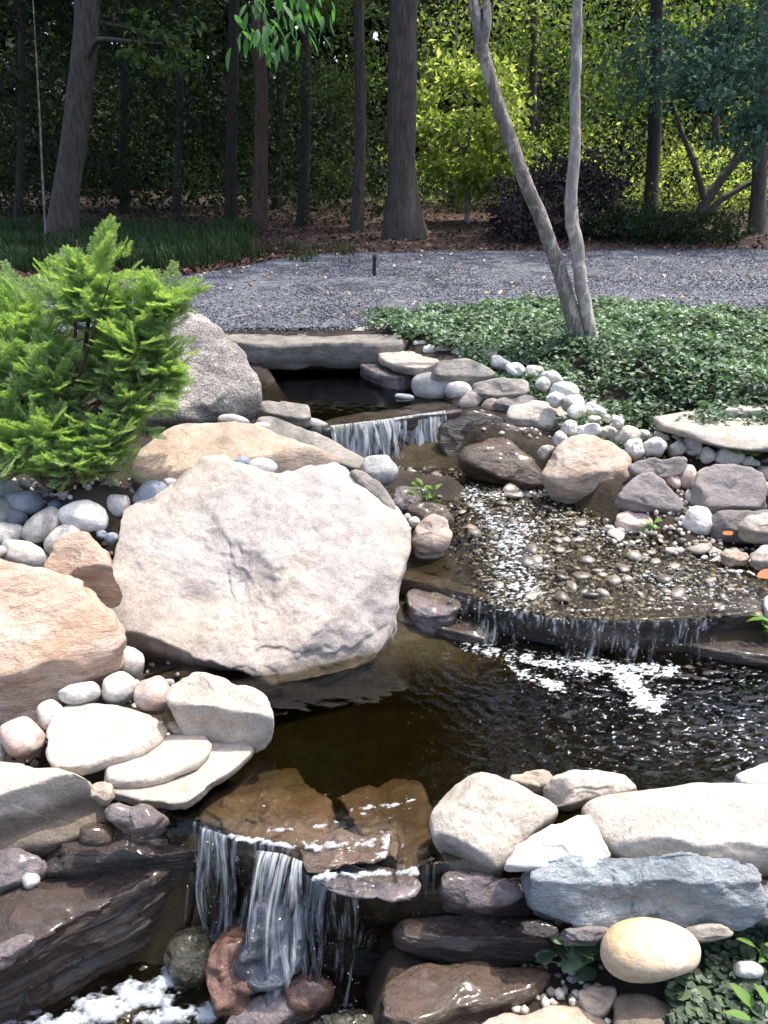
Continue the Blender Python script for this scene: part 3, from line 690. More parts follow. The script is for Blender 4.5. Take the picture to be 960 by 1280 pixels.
# ================================================================== STONES
# ---- upper pool surround
rock('boulder', 'rough grey boulder half hidden behind the juniper bush beside the upper pool', 'boulder',
     [(150, 450), (180, 405), (228, 387), (252, 404), (280, 424), (308, 450), (326, 478), (323, 502), (303, 520), (270, 529), (220, 532), (170, 520)], 'greyb',
     Y=4.62, tilt=48, yaw=14, hf=.14, t=.30, pt=3, pb=2.6, N=110, Mr=70, amp=.035, nfreq=4.5, facets=3)
rock('stone_slab', 'long thick grey capping slab along the back of the upper pool', 'slab',
     [(262, 413), (330, 409), (400, 410), (470, 413), (506, 422), (492, 431), (400, 429), (330, 433), (285, 428)], 'grey2', z=-.02, hf=.012, t=.20, pt=9, pb=9, taper=.97, ext=(0, .06, -1), N=110, strat=.012, amp=.014, sm=1, facets=0)
rock('stone_slab', 'dark recessed slab under the long capping slab of the upper pool', 'slab',
     [(290, 428), (400, 426), (500, 428), (512, 440), (420, 445), (300, 448)], 'purple', z=-.215, hf=.01, t=.2, pt=7, pb=6, taper=.97, ext=(0, .12, -1), N=80, strat=.012)
rock('stone_slab', 'flat tan slab bridging to the end of the long capping slab', 'slab',
     [(470, 441), (505, 436), (545, 444), (552, 453), (530, 462), (500, 458), (480, 452)], 'pale', z=-.09, hf=.012, t=.07, pt=6, pb=5, strat=.006)
rock('stone_slab', 'dark wet slab at the waterline right of the long capping slab', 'slab',
     [(440, 452), (490, 450), (525, 462), (520, 474), (480, 472)], 'wetlilac', z=-.17, hf=.012, t=.12, pt=5, pb=5, strat=.008)
rock('stone_slab', 'dark wedge shaped slab tilted over the grey round stone', 'slab',
     [(532, 460), (555, 449), (582, 446), (622, 463), (618, 472), (580, 473), (545, 470)], 'grey', Y=5.2, tilt=55, yaw=8, hf=.015, t=.12, pt=5, pb=4, strat=.008)
rock('stone_block', 'squared grey block above the pale flat stone by the upper waterfall', 'stone',
     [(585, 479), (620, 473), (660, 473), (663, 492), (640, 497), (592, 494)], 'grey', Y=4.97, tilt=52, yaw=-5, hf=.02, t=.13, pt=6, pb=5, strat=.008)
rock('stone_slab', 'thin dark slab wedged on the pale flat stone', 'slab',
     [(612, 499), (655, 493), (678, 501), (660, 508), (625, 509)], 'purple', Y=4.88, tilt=40, hf=.012, t=.10, pt=4, pb=4)
rock('flat_stone', 'pale lens shaped flat stone right of the upper waterfall', 'stone',
     [(618, 517), (645, 504), (680, 502), (710, 513), (712, 524), (695, 536), (660, 530), (625, 522)], 'pale', Y=4.72, tilt=42, hf=.03, t=.10, pt=3, pb=3, strat=.004)
cobble('grey round boulder stone standing at the lip of the upper pool', 543, 482, 29, 19, 0, 'cgrey', -.19, N=44, Mr=28)
cobble('bluish white stone between grey round stone and tan egg stone', 573, 488, 18, 12, 0, 'white', -.19)
cobble('tan egg shaped stone tilted beside the upper waterfall', 590, 500, 16, 11, -35, 'pale', -.21)
cobble('small tan round stone next to the tilted egg stone', 614, 507, 14, 9, 0, 'tan', -.23)
cobble('wet brown knob stone low beside the upper waterfall', 609, 532, 18, 14, -10, 'wetbrown', -.33)
cobble('little grey stone tucked under the dark wedge slab', 507, 470, 10, 9, 0, 'cgrey', -.2)
cobble('flat pale pebble awash in the upper pool', 506, 496, 14, 4, 5, 'white', -.245)
rock('boulder', 'brown wet boulder wall under the pale flat stone', 'boulder', [(612, 528), (650, 528), (700, 540), (704, 560), (690, 572), (650, 560), (620, 550)], 'wetbrown', Y=4.66, tilt=62, hf=.05, t=.2, pt=3, pb=3, N=70, amp=.02)
rock('boulder', 'dark wet brown boulder at the foot of the upper waterfall', 'boulder', [(572, 568), (598, 548), (628, 546), (660, 565), (688, 598), (690, 610), (650, 608), (600, 588), (578, 582)], 'wetbrown', Y=4.42, tilt=45, hf=.06, t=.16, pt=2.8, pb=3, N=70, amp=.02, facets=2)
rock('boulder', 'large smooth tan boulder on the right bank of the stream', 'boulder', [(676, 580), (690, 560), (720, 547), (756, 548), (790, 566), (793, 590), (780, 606), (745, 617), (710, 612), (685, 604)], 'tan', Y=4.17, tilt=45, hf=.07, t=.2, pt=2.8, pb=3, N=90, Mr=50, amp=.018, cuts=[((700, 600), (790, 588), .8)])
cobble('flat pure white pebble at the foot of the large tan boulder', 738, 620, 16, 7, 0, 'white', -.545)
# ---- ledge wall under the upper waterfall and around
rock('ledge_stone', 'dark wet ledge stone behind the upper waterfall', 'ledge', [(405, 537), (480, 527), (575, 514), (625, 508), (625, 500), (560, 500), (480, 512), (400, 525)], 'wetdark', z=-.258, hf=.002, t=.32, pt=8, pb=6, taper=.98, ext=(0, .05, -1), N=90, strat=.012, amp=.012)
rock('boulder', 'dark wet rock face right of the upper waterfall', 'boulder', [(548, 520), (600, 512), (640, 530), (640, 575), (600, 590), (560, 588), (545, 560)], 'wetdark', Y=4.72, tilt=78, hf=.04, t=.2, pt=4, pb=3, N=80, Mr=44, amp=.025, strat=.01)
# left of upper fall
rock('flat_stone', 'grey flat stone between rough grey boulder and the upper waterfall', 'stone', [(312, 508), (335, 499), (382, 504), (397, 513), (385, 527), (355, 522), (325, 516)], 'grey', Y=4.6, tilt=35, hf=.02, t=.12, pt=5, pb=4)
cobble('lilac oval cobble under the rough grey boulder', 291, 526, 21, 8, 8, 'cgrey', -.17)
cobble('small white pebble beside the lilac oval cobble', 328, 534, 14, 6, 0, 'white', -.19)
cobble('grey cobble at the left edge of the upper waterfall', 396, 533, 19, 10, 25, 'cgrey', -.27)
rock('stone_slab', 'long narrow grey slab slanting down to the left edge of the upper waterfall', 'slab', [(303, 519), (340, 520), (398, 542), (440, 566), (457, 577), (448, 588), (420, 579), (380, 562), (330, 538)], 'grey', Y=4.3, tilt=30, yaw=15, hf=.015, t=.10, pt=5, pb=4)
rock('stone_slab', 'broad tan sandstone slab behind the huge pale boulder', 'slab', [(160, 580), (215, 535), (262, 528), (330, 531), (382, 540), (412, 560), (421, 577), (402, 592), (352, 594), (338, 585), (290, 590), (240, 600), (180, 612)], 'tan',
     Y=3.86, tilt=24, yaw=5, hf=.04, t=.16, pt=4, pb=4, N=100, Mr=56, amp=.015, cuts=[((352, 572), (420, 560), 1.4), ((350, 574), (180, 606), 1.0)], strat=.004)
cobble('small slate blue pebble on the crest of the huge pale boulder', 303, 578, 11, 9, 0, 'cblue', -.13)
cobble('white rounded pebble on the crest of the huge pale boulder', 328, 583, 18, 11, 0, 'white', -.13)
cobble('round speckled grey cobble perched between huge pale boulder and upper waterfall', 472, 587, 24, 20, 0, 'cgrey', -.36, N=44, Mr=28)
# ---- the huge boulder
rock('boulder', 'huge smooth pale grey boulder dipping into the middle pool', 'boulder',
     [(116, 660), (150, 640), (212, 602), (246, 580), (274, 572), (300, 584), (345, 593), (400, 580), (432, 580), (452, 603), (482, 632), (506, 665), (508, 690), (494, 725), (488, 775), (470, 822), (400, 850), (335, 868), (285, 868), (230, 856), (180, 834), (140, 802), (132, 742), (126, 700)],
     'lilac', Y=3.16, tilt=44, yaw=4, hf=.10, t=.42, pt=3.6, pb=3, N=400, Mr=220, sm=2, amp=.028, nfreq=2.8, grow=1.03, ter=.016,
     cuts=[((140, 786), (300, 848), 3.0), ((500, 690), (340, 842), .5), ((380, 590), (470, 660), .5), ((130, 690), (260, 590), .35)],
     cracks=[[(287, 846), (300, 815), (316, 790), (312, 768), (296, 755), (286, 725), (292, 690)], [(392, 806), (398, 780), (412, 770)]])
rock('boulder', 'grey shoulder stone between huge pale boulder and round speckled cobble', 'boulder', [(430, 582), (452, 586), (480, 606), (500, 640), (503, 665), (480, 640), (452, 612)], 'grey', Y=3.45, tilt=50, hf=.04, t=.2, pt=3, pb=3)
# right flank of the huge boulder
rock('flat_stone', 'wet grey flat stone under the fern like weed', 'stone', [(488, 618), (505, 606), (530, 612), (540, 625), (520, 640), (495, 634)], 'wetlilac', Y=3.9, tilt=35, hf=.02, t=.12, pt=4, pb=4)
rock('stone', 'brown wet rounded stone below the fern like weed', 'stone', [(500, 640), (525, 628), (560, 632), (572, 650), (560, 668), (530, 660)], 'wetbrown', Y=3.78, tilt=45, hf=.05, t=.12, pt=3, pb=3)
rock('stone', 'tan glossy rounded stone at the edge of the still stream corner', 'stone', [(512, 678), (520, 655), (545, 638), (562, 650), (566, 672), (552, 690), (525, 696)], 'tan', Y=3.55, tilt=55, hf=.06, t=.12, pt=2.6, pb=3)
for (a, b, s_) in [(500, 650, 6), (509, 646, 5), (517, 652, 8), (508, 662, 6), (495, 658, 4)]:
    cobble('tiny bluish white pebble wedged right of the huge pale boulder', a, b, s_, s_ * .9, 0, 'white', -.47, 'tiny wedged pebbles', 'pebble', 'pebble', 18, 12)
# stream ledge (second fall)
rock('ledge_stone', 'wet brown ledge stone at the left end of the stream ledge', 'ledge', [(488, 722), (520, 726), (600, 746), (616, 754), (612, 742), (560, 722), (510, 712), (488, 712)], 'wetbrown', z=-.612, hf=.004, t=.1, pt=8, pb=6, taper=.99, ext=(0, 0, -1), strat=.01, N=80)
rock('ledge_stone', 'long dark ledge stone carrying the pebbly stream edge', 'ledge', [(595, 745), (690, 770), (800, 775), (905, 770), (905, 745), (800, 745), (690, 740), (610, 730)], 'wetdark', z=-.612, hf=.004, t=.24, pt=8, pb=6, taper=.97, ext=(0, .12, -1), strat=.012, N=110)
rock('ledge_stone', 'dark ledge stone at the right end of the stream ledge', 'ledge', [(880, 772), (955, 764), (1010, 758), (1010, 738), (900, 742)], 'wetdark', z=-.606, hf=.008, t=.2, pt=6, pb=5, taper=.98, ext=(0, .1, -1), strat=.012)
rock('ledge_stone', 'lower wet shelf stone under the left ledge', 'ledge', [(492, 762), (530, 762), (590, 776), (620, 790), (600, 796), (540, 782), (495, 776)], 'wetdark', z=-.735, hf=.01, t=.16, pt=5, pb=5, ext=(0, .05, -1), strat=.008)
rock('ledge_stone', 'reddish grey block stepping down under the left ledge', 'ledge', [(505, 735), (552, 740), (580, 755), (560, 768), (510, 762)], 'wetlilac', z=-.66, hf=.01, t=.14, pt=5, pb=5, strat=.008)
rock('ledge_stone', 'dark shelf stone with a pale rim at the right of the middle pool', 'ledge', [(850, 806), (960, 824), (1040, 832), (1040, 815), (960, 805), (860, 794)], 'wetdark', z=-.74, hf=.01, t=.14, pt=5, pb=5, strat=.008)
# ---- right bank wall
rock('stone_slab', 'dark purple slab under the row of white cobbles on the right bank', 'slab', [(786, 578), (820, 571), (862, 570), (862, 588), (840, 600), (800, 596), (788, 590)], 'purple', Y=4.05, tilt=60, hf=.02, t=.14, pt=5, pb=4)
rock('stone_slab', 'triangular purple grey slab leaning on the right bank', 'slab', [(768, 622), (785, 606), (806, 587), (835, 605), (856, 626), (858, 641), (820, 637), (785, 628)], 'purple', Y=3.86, tilt=50, hf=.02, t=.12, pt=5, pb=4, sm=1)
rock('stone_slab', 'large square purple slab set in the right bank', 'slab', [(872, 586), (905, 581), (952, 584), (960, 610), (958, 634), (905, 636), (866, 632), (866, 605)], 'purple', Y=3.9, tilt=48, hf=.02, t=.16, pt=7, pb=4, sm=1, N=90)
cobble('brown pear shaped stone leaning beside the triangular slab', 839, 597, 9, 15, -38, 'pink', -.38)
cobble('dull brown stone beside the large square purple slab', 860, 597, 12, 16, 15, 'pink', -.38)
cobble('white sliver of stone between triangular and square slabs', 861, 622, 5, 10, 0, 'white', -.45)
cobble('white speckled round stone below the large square slab', 873, 651, 20, 17, 0, 'white', -.5, N=44, Mr=28, amp=.009)
rock('stone_slab', 'pale purple slab under the large square slab', 'slab', [(884, 640), (930, 637), (975, 640), (975, 668), (930, 668), (892, 660)], 'purple', Y=3.68, tilt=48, hf=.02, t=.14, pt=6, pb=4)
rock('stone_block', 'whitish stone block resting on the pale purple slab', 'stone', [(924, 646), (960, 640), (1000, 645), (1000, 668), (960, 670), (928, 664)], 'pale', Y=3.6, tilt=45, hf=.03, t=.1, pt=4, pb=4)
rock('stone', 'flat brown stone by the orange leaf at the stream edge', 'stone', [(764, 648), (780, 638), (812, 640), (824, 650), (815, 660), (785, 662)], 'pink', z=-.52, tilt=30, hf=.03, t=.08, pt=3, pb=3)
rock('stone', 'tan stone at the right edge of the stream pebbles', 'stone', [(898, 692), (912, 685), (932, 690), (938, 702), (915, 706)], 'tan', z=-.55, tilt=30, hf=.03, t=.06, pt=3, pb=3)
rock('stone', 'cream stone above the rusty leaves at the right edge of the stream', 'stone', [(938, 690), (955, 682), (985, 685), (985, 705), (945, 706)], 'pale', z=-.53, tilt=30, hf=.03, t=.08, pt=3, pb=3)
rock('stone', 'white stone at the right end of the stream ledge', 'stone', [(955, 752), (965, 742), (1000, 745), (1000, 775), (960, 772)], 'white', z=-.58, tilt=30, hf=.03, t=.08, pt=3, pb=3)
rock('flat_stone', 'broad pale flat slab beside the ground cover', 'slab', [(800, 523), (850, 516), (920, 513), (1010, 508), (1030, 550), (955, 556), (905, 552), (850, 537)], 'flag', z=-.175, hf=.008, t=.06, pt=8, pb=5, N=90)
rock('flat_stone', 'narrow pale slab behind the broad flat slab by the ground cover', 'slab', [(892, 512), (940, 506), (1010, 502), (1010, 510), (930, 515)], 'flag', z=-.13, hf=.01, t=.07, pt=6, pb=5)
WC = [(525, 430, 9, 5, 0), (540, 437, 12, 6, 10), (557, 436, 14, 6, -8), (572, 441, 8, 5, 0), (548, 430, 8, 4, 0), (608, 446, 15, 8, -20), (628, 454, 14, 7, 20), (645, 463, 13, 7, 25),
      (668, 465, 11, 8, 0), (689, 473, 13, 8, 0), (678, 481, 10, 7, 10), (705, 487, 17, 11, 5), (693, 499, 13, 8, 10), (716, 503, 14, 11, 20), (722, 512, 12, 8, 0), (741, 511, 13, 8, 12), (757, 519, 9, 7, 30),
      (742, 523, 9, 5, 0), (772, 527, 9, 6, 40)]
for a, b, c_, d_, e_ in WC:
    cobble('white cobble in the row edging the ground cover', a, b, c_ * 1.1, d_ * 1.12, e_, ('whiter', 'white', 'whiter', 'white')[int(a * 3 + b) % 4], float(np.interp(b, [430, 470, 530], [-.04, -.08, -.17])), 'white cobbles edging the ground cover', N=26, Mr=18, fac=5, amp=.02)
WC2 = [(712, 535, 11, 9, 20), (733, 538, 16, 9, -8), (760, 541, 16, 9, 5), (699, 548, 10, 8, -20), (783, 546, 13, 12, -25), (681, 564, 10, 7, -30), (795, 560, 14, 12, 0), (817, 559, 16, 11, -15),
       (846, 559, 13, 8, -20), (868, 558, 13, 13, 0), (886, 566, 8, 9, 0), (909, 571, 20, 11, -5), (895, 556, 20, 6, 5), (938, 577, 14, 8, 8), (957, 592, 9, 7, 0), (958, 610, 9, 8, 0), (828, 545, 10, 5, 20), (803, 541, 8, 4, 30), (850, 546, 12, 4, 10), (918, 560, 11, 4, 0)]
for a, b, c_, d_, e_ in WC2:
    cobble('pale cobble in the row topping the right bank wall', a, b, c_ * 1.1, d_ * 1.15, e_, ('whiter', 'pale', 'white', 'white')[int(a * 5 + b) % 4], float(np.interp(b, [530, 560, 610], [-.22, -.29, -.4])), 'pale cobbles topping the right bank wall', N=26, Mr=18, fac=5, amp=.02)
for a, b, c_, d_, e_ in [(395, 409, 20, 4, 0), (415, 411, 8, 6, 0), (447, 416, 12, 4, 0), (372, 411, 8, 3, 0), (300, 411, 14, 4, 0)]:
    cobble('whitish stone lying on the long capping slab by the gravel', a, b, c_, d_, e_, 'white', -.02, 'whitish stones on the capping slab', N=24, Mr=16)

# ---- left bank cobbles
LC = [('dusky purple cobble at the foot of the juniper', 30, 628, 25, 17, 0, 'cblue', -.24), ('bright white oval cobble under the juniper', 98, 613, 30, 15, 3, 'whiter', -.2),
      ('small dark cobble under the dusky purple one', 19, 648, 15, 12, 10, 'cblue', -.28), ('grey oval cobble tilted between dark and white cobbles', 53, 657, 29, 18, -38, 'cgrey', -.28),
      ('big white cobble with bluish side below the white oval one', 106, 646, 31, 20, 8, 'whiter', -.26), ('plain grey round cobble between big white and slate blue cobbles', 146, 633, 18, 16, 0, 'cgrey', -.25),
      ('slate blue cobble against the huge pale boulder', 187, 619, 25, 17, -25, 'cblue', -.22), ('bluish white cobble behind the orange tan rock', 80, 678, 26, 20, -30, 'white', -.34),
      ('pale cobble at the picture edge above lilac oval', 8, 668, 24, 16, 0, 'white', -.33), ('lilac white oval cobble above the orange boulder', 30, 693, 31, 17, 18, 'white', -.37),
      ('greyish cobble beside the dusky purple one', 0, 640, 14, 18, 0, 'cgrey', -.25)]
for l, a, b, c_, d_, e_, mt, z_ in LC: cobble(l, a, b, c_, d_, e_, mt, z_, 'cobbles between juniper and boulders', N=40, Mr=26)
cobble('tiny bluish pebble above the orange boulder', 52, 717, 10, 6, 20, 'white', -.42, name='pebble', cat='pebble')
r = np.random.default_rng(41)
for a, b, s_ in [(168, 642, 12), (215, 606, 10), (120, 628, 9), (70, 632, 11), (8, 612, 16), (62, 606, 13), (140, 606, 11), (172, 598, 10), (128, 668, 10), (232, 594, 8), (30, 606, 10), (205, 592, 9), (65, 640, 8), (86, 634, 7), (155, 655, 8), (140, 672, 9), (0, 690, 12)]:
    cobble('small cobble filling the gaps between the larger cobbles below the juniper', a, b, s_, s_ * r.uniform(.6, .85), r.uniform(-40, 40), ('white', 'cgrey', 'cblue', 'pale')[int(r.integers(4))], -.26 if b < 640 else -.33, 'small gap filling cobbles', N=24, Mr=16, fac=3, amp=.01)
rock('stone', 'orange tan angular rock against the left flank of the huge pale boulder', 'stone', [(57, 705), (72, 676), (100, 667), (126, 676), (146, 705), (148, 738), (128, 745), (92, 740), (64, 728)], 'orange', Y=2.86, tilt=42, hf=.05, t=.16, pt=3.2, pb=3, N=90, Mr=50, facets=2, cuts=[((80, 722), (140, 708), 1.3)])
rock('boulder', 'big orange sandstone boulder at the left edge of the picture', 'boulder', [(-90, 690), (0, 700), (50, 714), (95, 726), (132, 735), (149, 762), (150, 800), (136, 822), (100, 842), (62, 872), (30, 898), (-90, 910)], 'orange', Y=2.58, tilt=40, yaw=8, hf=.06, t=.3, pt=3.6, pb=3, N=150, Mr=90, amp=.02, nfreq=3.5, strat=.012,
     cuts=[((-60, 862), (150, 812), 1.1)], cracks=[[(-20, 866), (30, 872), (80, 858)], [(0, 740), (40, 752), (62, 742)]])
LC = [('white knobbly stone between orange boulder and huge pale boulder', 160, 826, 23, 19, 20, 'white', -.62), ('white oval cobble on the broad pale slab', 102, 866, 27, 15, -5, 'white', -.62),
      ('white round cobble between oval cobble and pinkish stone', 148, 859, 22, 20, 0, 'white', -.63), ('pinkish brown knob stone at the end of the brick shaped stone', 192, 868, 24, 24, 0, 'pink', -.63),
      ('pinkish white stone at the corner of the broad pale slab', 28, 922, 28, 25, 10, 'pink', -.68), ('small white wedge stone left of the broad pale slab', 62, 893, 15, 18, 30, 'white', -.66),
      ('white stone cut by the picture edge beside the pinkish white one', -6, 932, 14, 24, 0, 'white', -.7), ('little tan pebble between broad pale slab and brick shaped stone', 222, 910, 14, 7, 15, 'tan', -.68),
      ('small grey pebble tucked behind the pinkish brown knob', 212, 853, 7, 5, 0, 'cgrey', -.62)]
for l, a, b, c_, d_, e_, mt, z_ in LC: cobble(l, a, b, c_, d_, e_, mt, z_, N=44, Mr=28, fac=2)
rock('stone_block', 'long brick shaped pale stone at the middle pool edge', 'stone', [(212, 862), (232, 849), (266, 845), (332, 868), (340, 884), (337, 914), (310, 920), (232, 911), (212, 892)], 'pale', Y=2.33, tilt=36, yaw=10, hf=.05, t=.14, pt=6, pb=5, sm=1, N=90, Mr=50, cuts=[((212, 884), (334, 896), 1.7)], amp=.01)
rock('stone_slab', 'broad pale slab in front of the orange boulder', 'slab', [(70, 886), (132, 878), (200, 900), (212, 911), (190, 931), (125, 953), (84, 966), (62, 958), (60, 925)], 'pale', z=-.655, hf=.015, t=.06, pt=6, pb=4, N=100, amp=.01, taper=.93)
rock('stone_slab', 'rounded tongue shaped slab under the broad pale slab', 'slab', [(116, 966), (150, 940), (205, 917), (255, 920), (266, 935), (245, 958), (185, 978), (125, 978)], 'pale', z=-.70, hf=.02, t=.05, pt=4, pb=3, N=90, amp=.008)
rock('stone_slab', 'lowest pale slab jutting over the water beside the glassy waterfall', 'slab', [(122, 985), (180, 960), (250, 922), (322, 928), (312, 946), (262, 985), (226, 1008), (190, 1004), (140, 992)], 'pale', z=-.735, hf=.012, t=.05, pt=6, pb=4, N=100, amp=.01, strat=.004)
rock('stone', 'small tan stone propping the tongue shaped slab', 'stone', [(114, 978), (130, 970), (142, 985), (135, 1004), (116, 1004)], 'tan', Y=1.98, tilt=50, hf=.02, t=.06, pt=3, pb=3)
rock('boulder', 'whitish flat topped boulder at the picture edge below the pinkish white stone', 'boulder', [(-110, 955), (-20, 952), (55, 956), (108, 966), (118, 985), (110, 1018), (60, 1042), (-20, 1050), (-110, 1050)], 'pale', Y=2.0, tilt=30, yaw=10, hf=.05, t=.2, pt=4, pb=3, N=110, Mr=60, cuts=[((-60, 1022), (92, 968), 1.9)], amp=.014)
rock('stone', 'purple grey rounded stone under the lowest pale slab', 'stone', [(128, 1010), (165, 1000), (212, 1012), (206, 1030), (172, 1041), (140, 1032)], 'wetlilac', Y=1.93, tilt=50, hf=.04, t=.12, pt=3, pb=3)
rock('stone', 'purple stone at the picture edge above the wet brown ledge', 'stone', [(-60, 1068), (30, 1058), (62, 1072), (45, 1092), (0, 1112), (-60, 1140)], 'wetlilac', z=-.93, tilt=25, hf=.03, t=.12, pt=3.5, pb=3)
rock('ledge_stone', 'thick wet brown ledge rock in the lower left corner', 'ledge', [(-120, 1120), (-20, 1075), (70, 1052), (205, 1040), (225, 1060), (172, 1114), (60, 1166), (0, 1194), (-120, 1250)], 'wetdark2', z=-.985, hf=.015, t=.46, pt=7, pb=6, taper=.95, ext=(.03, .12, -1), N=140, Mr=80, strat=.028, amp=.022)
rock('ledge_stone', 'small purple chip of rock on the rim of the wet brown ledge', 'stone', [(-20, 1195), (20, 1172), (42, 1164), (46, 1176), (20, 1192), (-10, 1210)], 'wetlilac', z=-.975, tilt=10, hf=.015, t=.04, pt=4, pb=4)
cobble('cream oval pebble on the wet brown ledge', 88, 1069, 10, 6, 0, 'cream', -.965, name='pebble', cat='pebble')
cobble('white angular pebble on the wet brown ledge', 38, 1100, 11, 10, -30, 'white', -.955, name='pebble', cat='pebble')
# ---- lowest falls
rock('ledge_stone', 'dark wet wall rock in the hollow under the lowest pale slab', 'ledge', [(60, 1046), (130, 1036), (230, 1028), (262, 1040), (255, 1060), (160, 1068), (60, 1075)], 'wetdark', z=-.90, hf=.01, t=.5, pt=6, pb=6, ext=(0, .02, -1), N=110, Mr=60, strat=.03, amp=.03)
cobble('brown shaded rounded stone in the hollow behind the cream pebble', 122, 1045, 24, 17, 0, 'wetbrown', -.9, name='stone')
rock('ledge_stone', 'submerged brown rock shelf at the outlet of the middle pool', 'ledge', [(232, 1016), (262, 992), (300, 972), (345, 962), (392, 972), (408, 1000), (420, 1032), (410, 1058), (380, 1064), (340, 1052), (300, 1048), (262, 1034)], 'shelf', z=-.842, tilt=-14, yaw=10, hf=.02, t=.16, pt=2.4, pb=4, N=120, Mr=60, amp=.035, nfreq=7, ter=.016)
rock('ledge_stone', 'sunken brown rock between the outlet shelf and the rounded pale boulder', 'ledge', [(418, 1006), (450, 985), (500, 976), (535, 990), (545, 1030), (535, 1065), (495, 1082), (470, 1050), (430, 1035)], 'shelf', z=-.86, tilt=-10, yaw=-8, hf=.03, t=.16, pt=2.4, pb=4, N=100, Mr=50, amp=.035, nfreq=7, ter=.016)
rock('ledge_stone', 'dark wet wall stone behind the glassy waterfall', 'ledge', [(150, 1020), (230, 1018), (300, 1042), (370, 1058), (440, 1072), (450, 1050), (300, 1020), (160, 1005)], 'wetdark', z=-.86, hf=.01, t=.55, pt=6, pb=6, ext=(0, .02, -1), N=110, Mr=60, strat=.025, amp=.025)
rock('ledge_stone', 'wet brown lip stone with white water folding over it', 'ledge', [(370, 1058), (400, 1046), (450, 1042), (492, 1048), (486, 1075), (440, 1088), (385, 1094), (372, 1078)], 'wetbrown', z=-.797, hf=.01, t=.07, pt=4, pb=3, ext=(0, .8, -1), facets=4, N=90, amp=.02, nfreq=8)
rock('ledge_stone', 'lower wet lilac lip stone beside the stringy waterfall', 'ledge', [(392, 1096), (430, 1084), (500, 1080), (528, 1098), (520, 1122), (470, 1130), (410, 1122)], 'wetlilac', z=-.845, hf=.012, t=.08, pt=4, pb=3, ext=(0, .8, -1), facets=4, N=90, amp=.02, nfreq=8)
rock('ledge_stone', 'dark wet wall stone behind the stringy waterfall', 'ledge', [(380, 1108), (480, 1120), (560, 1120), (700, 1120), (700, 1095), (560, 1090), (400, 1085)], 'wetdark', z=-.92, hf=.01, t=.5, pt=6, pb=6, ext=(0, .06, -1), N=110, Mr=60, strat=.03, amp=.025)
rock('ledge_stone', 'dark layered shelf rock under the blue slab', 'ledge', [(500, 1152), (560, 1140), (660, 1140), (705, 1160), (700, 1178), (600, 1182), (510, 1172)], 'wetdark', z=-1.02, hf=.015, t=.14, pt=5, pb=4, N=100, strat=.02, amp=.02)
rock('stone_slab', 'wet brown slab at the bottom beside the leafy clump', 'slab', [(478, 1232), (520, 1210), (600, 1203), (665, 1206), (702, 1224), (680, 1240), (610, 1262), (540, 1278), (490, 1290)], 'wetbrown', z=-1.08, hf=.02, t=.16, pt=5, pb=4, N=100, strat=.012, amp=.016)
cobble('dark mossy boulder in the foot of the glassy waterfall', 240, 1196, 30, 38, 10, 'moss', -1.27, name='boulder', cat='boulder', N=60, Mr=40, amp=.016)
rock('boulder', 'blue grey wet rock with water sliding down it', 'boulder', [(330, 1100), (360, 1092), (378, 1125), (386, 1180), (374, 1212), (330, 1234), (294, 1230), (300, 1190), (316, 1148)], 'wetblue', Y=1.80, tilt=48, hf=.05, t=.2, pt=3, pb=3, facets=6, ter=.016, N=70, Mr=40, amp=.02, nfreq=8)
cobble('reddish wet stone under the blue grey wet rock', 356, 1198, 25, 18, -10, 'wetred', -1.23, name='stone', N=44, Mr=28, amp=.012)
cobble('orange brown wet stone left of the reddish stone', 308, 1236, 24, 19, -25, 'wetred', -1.29, name='stone', N=44, Mr=28, amp=.012)
cobble('rounded pinkish wet stone at the foot of the stringy waterfall', 383, 1240, 34, 28, -10, 'wetred', -1.27, name='stone', N=50, Mr=32, amp=.012)
rock('stone', 'dull red wet rock sloping between mossy boulder and blue grey rock', 'stone', [(262, 1172), (298, 1152), (322, 1180), (328, 1232), (300, 1268), (262, 1268), (254, 1215)], 'wetred', Y=1.76, tilt=35, hf=.05, t=.18, pt=3, pb=3, facets=6, ter=.014, amp=.014)
rock('stone', 'long purple wet stone lying in the churned water', 'stone', [(276, 1280), (325, 1244), (372, 1232), (380, 1262), (335, 1292), (290, 1300)], 'wetlilac', z=-1.29, tilt=30, hf=.03, t=.08, pt=3, pb=3, amp=.012)
rock('stone', 'dark green wet stone at the bottom under the rounded pinkish stone', 'stone', [(395, 1275), (430, 1258), (480, 1265), (500, 1300), (400, 1310)], 'moss', z=-1.29, tilt=20, hf=.04, t=.1, pt=3, pb=3, amp=.014)
# ---- right foreground
rock('boulder', 'rounded pale boulder at the corner of the middle pool', 'boulder', [(540, 1022), (556, 988), (590, 969), (632, 971), (680, 994), (701, 1014), (668, 1042), (640, 1066), (622, 1092), (588, 1092), (552, 1068), (540, 1045)], 'pale', Y=1.92, tilt=34, yaw=-4, hf=.07, t=.16, pt=3, pb=3, N=120, Mr=70, amp=.01, facets=1, ter=.005, cuts=[((540, 1040), (610, 1075), 1.6), ((606, 1076), (690, 1026), .8)])
rock('stone', 'white triangular rock leaning between pale boulder and long smooth stone', 'stone', [(735, 1008), (752, 1040), (768, 1074), (715, 1094), (672, 1086), (626, 1080), (628, 1066), (690, 1028)], 'whiter', Y=1.80, tilt=28, hf=.02, t=.06, pt=5, pb=4, sm=1, N=90, amp=.008, taper=.9)
rock('stone', 'grey stone with dark end behind the triangular rock', 'stone', [(679, 984), (690, 968), (735, 962), (785, 965), (806, 982), (790, 994), (740, 1004), (706, 1008), (684, 998)], 'pale', Y=2.06, tilt=36, hf=.05, t=.1, pt=3, pb=3, N=80, Mr=44, cuts=[((700, 962), (718, 1008), 1.3)])
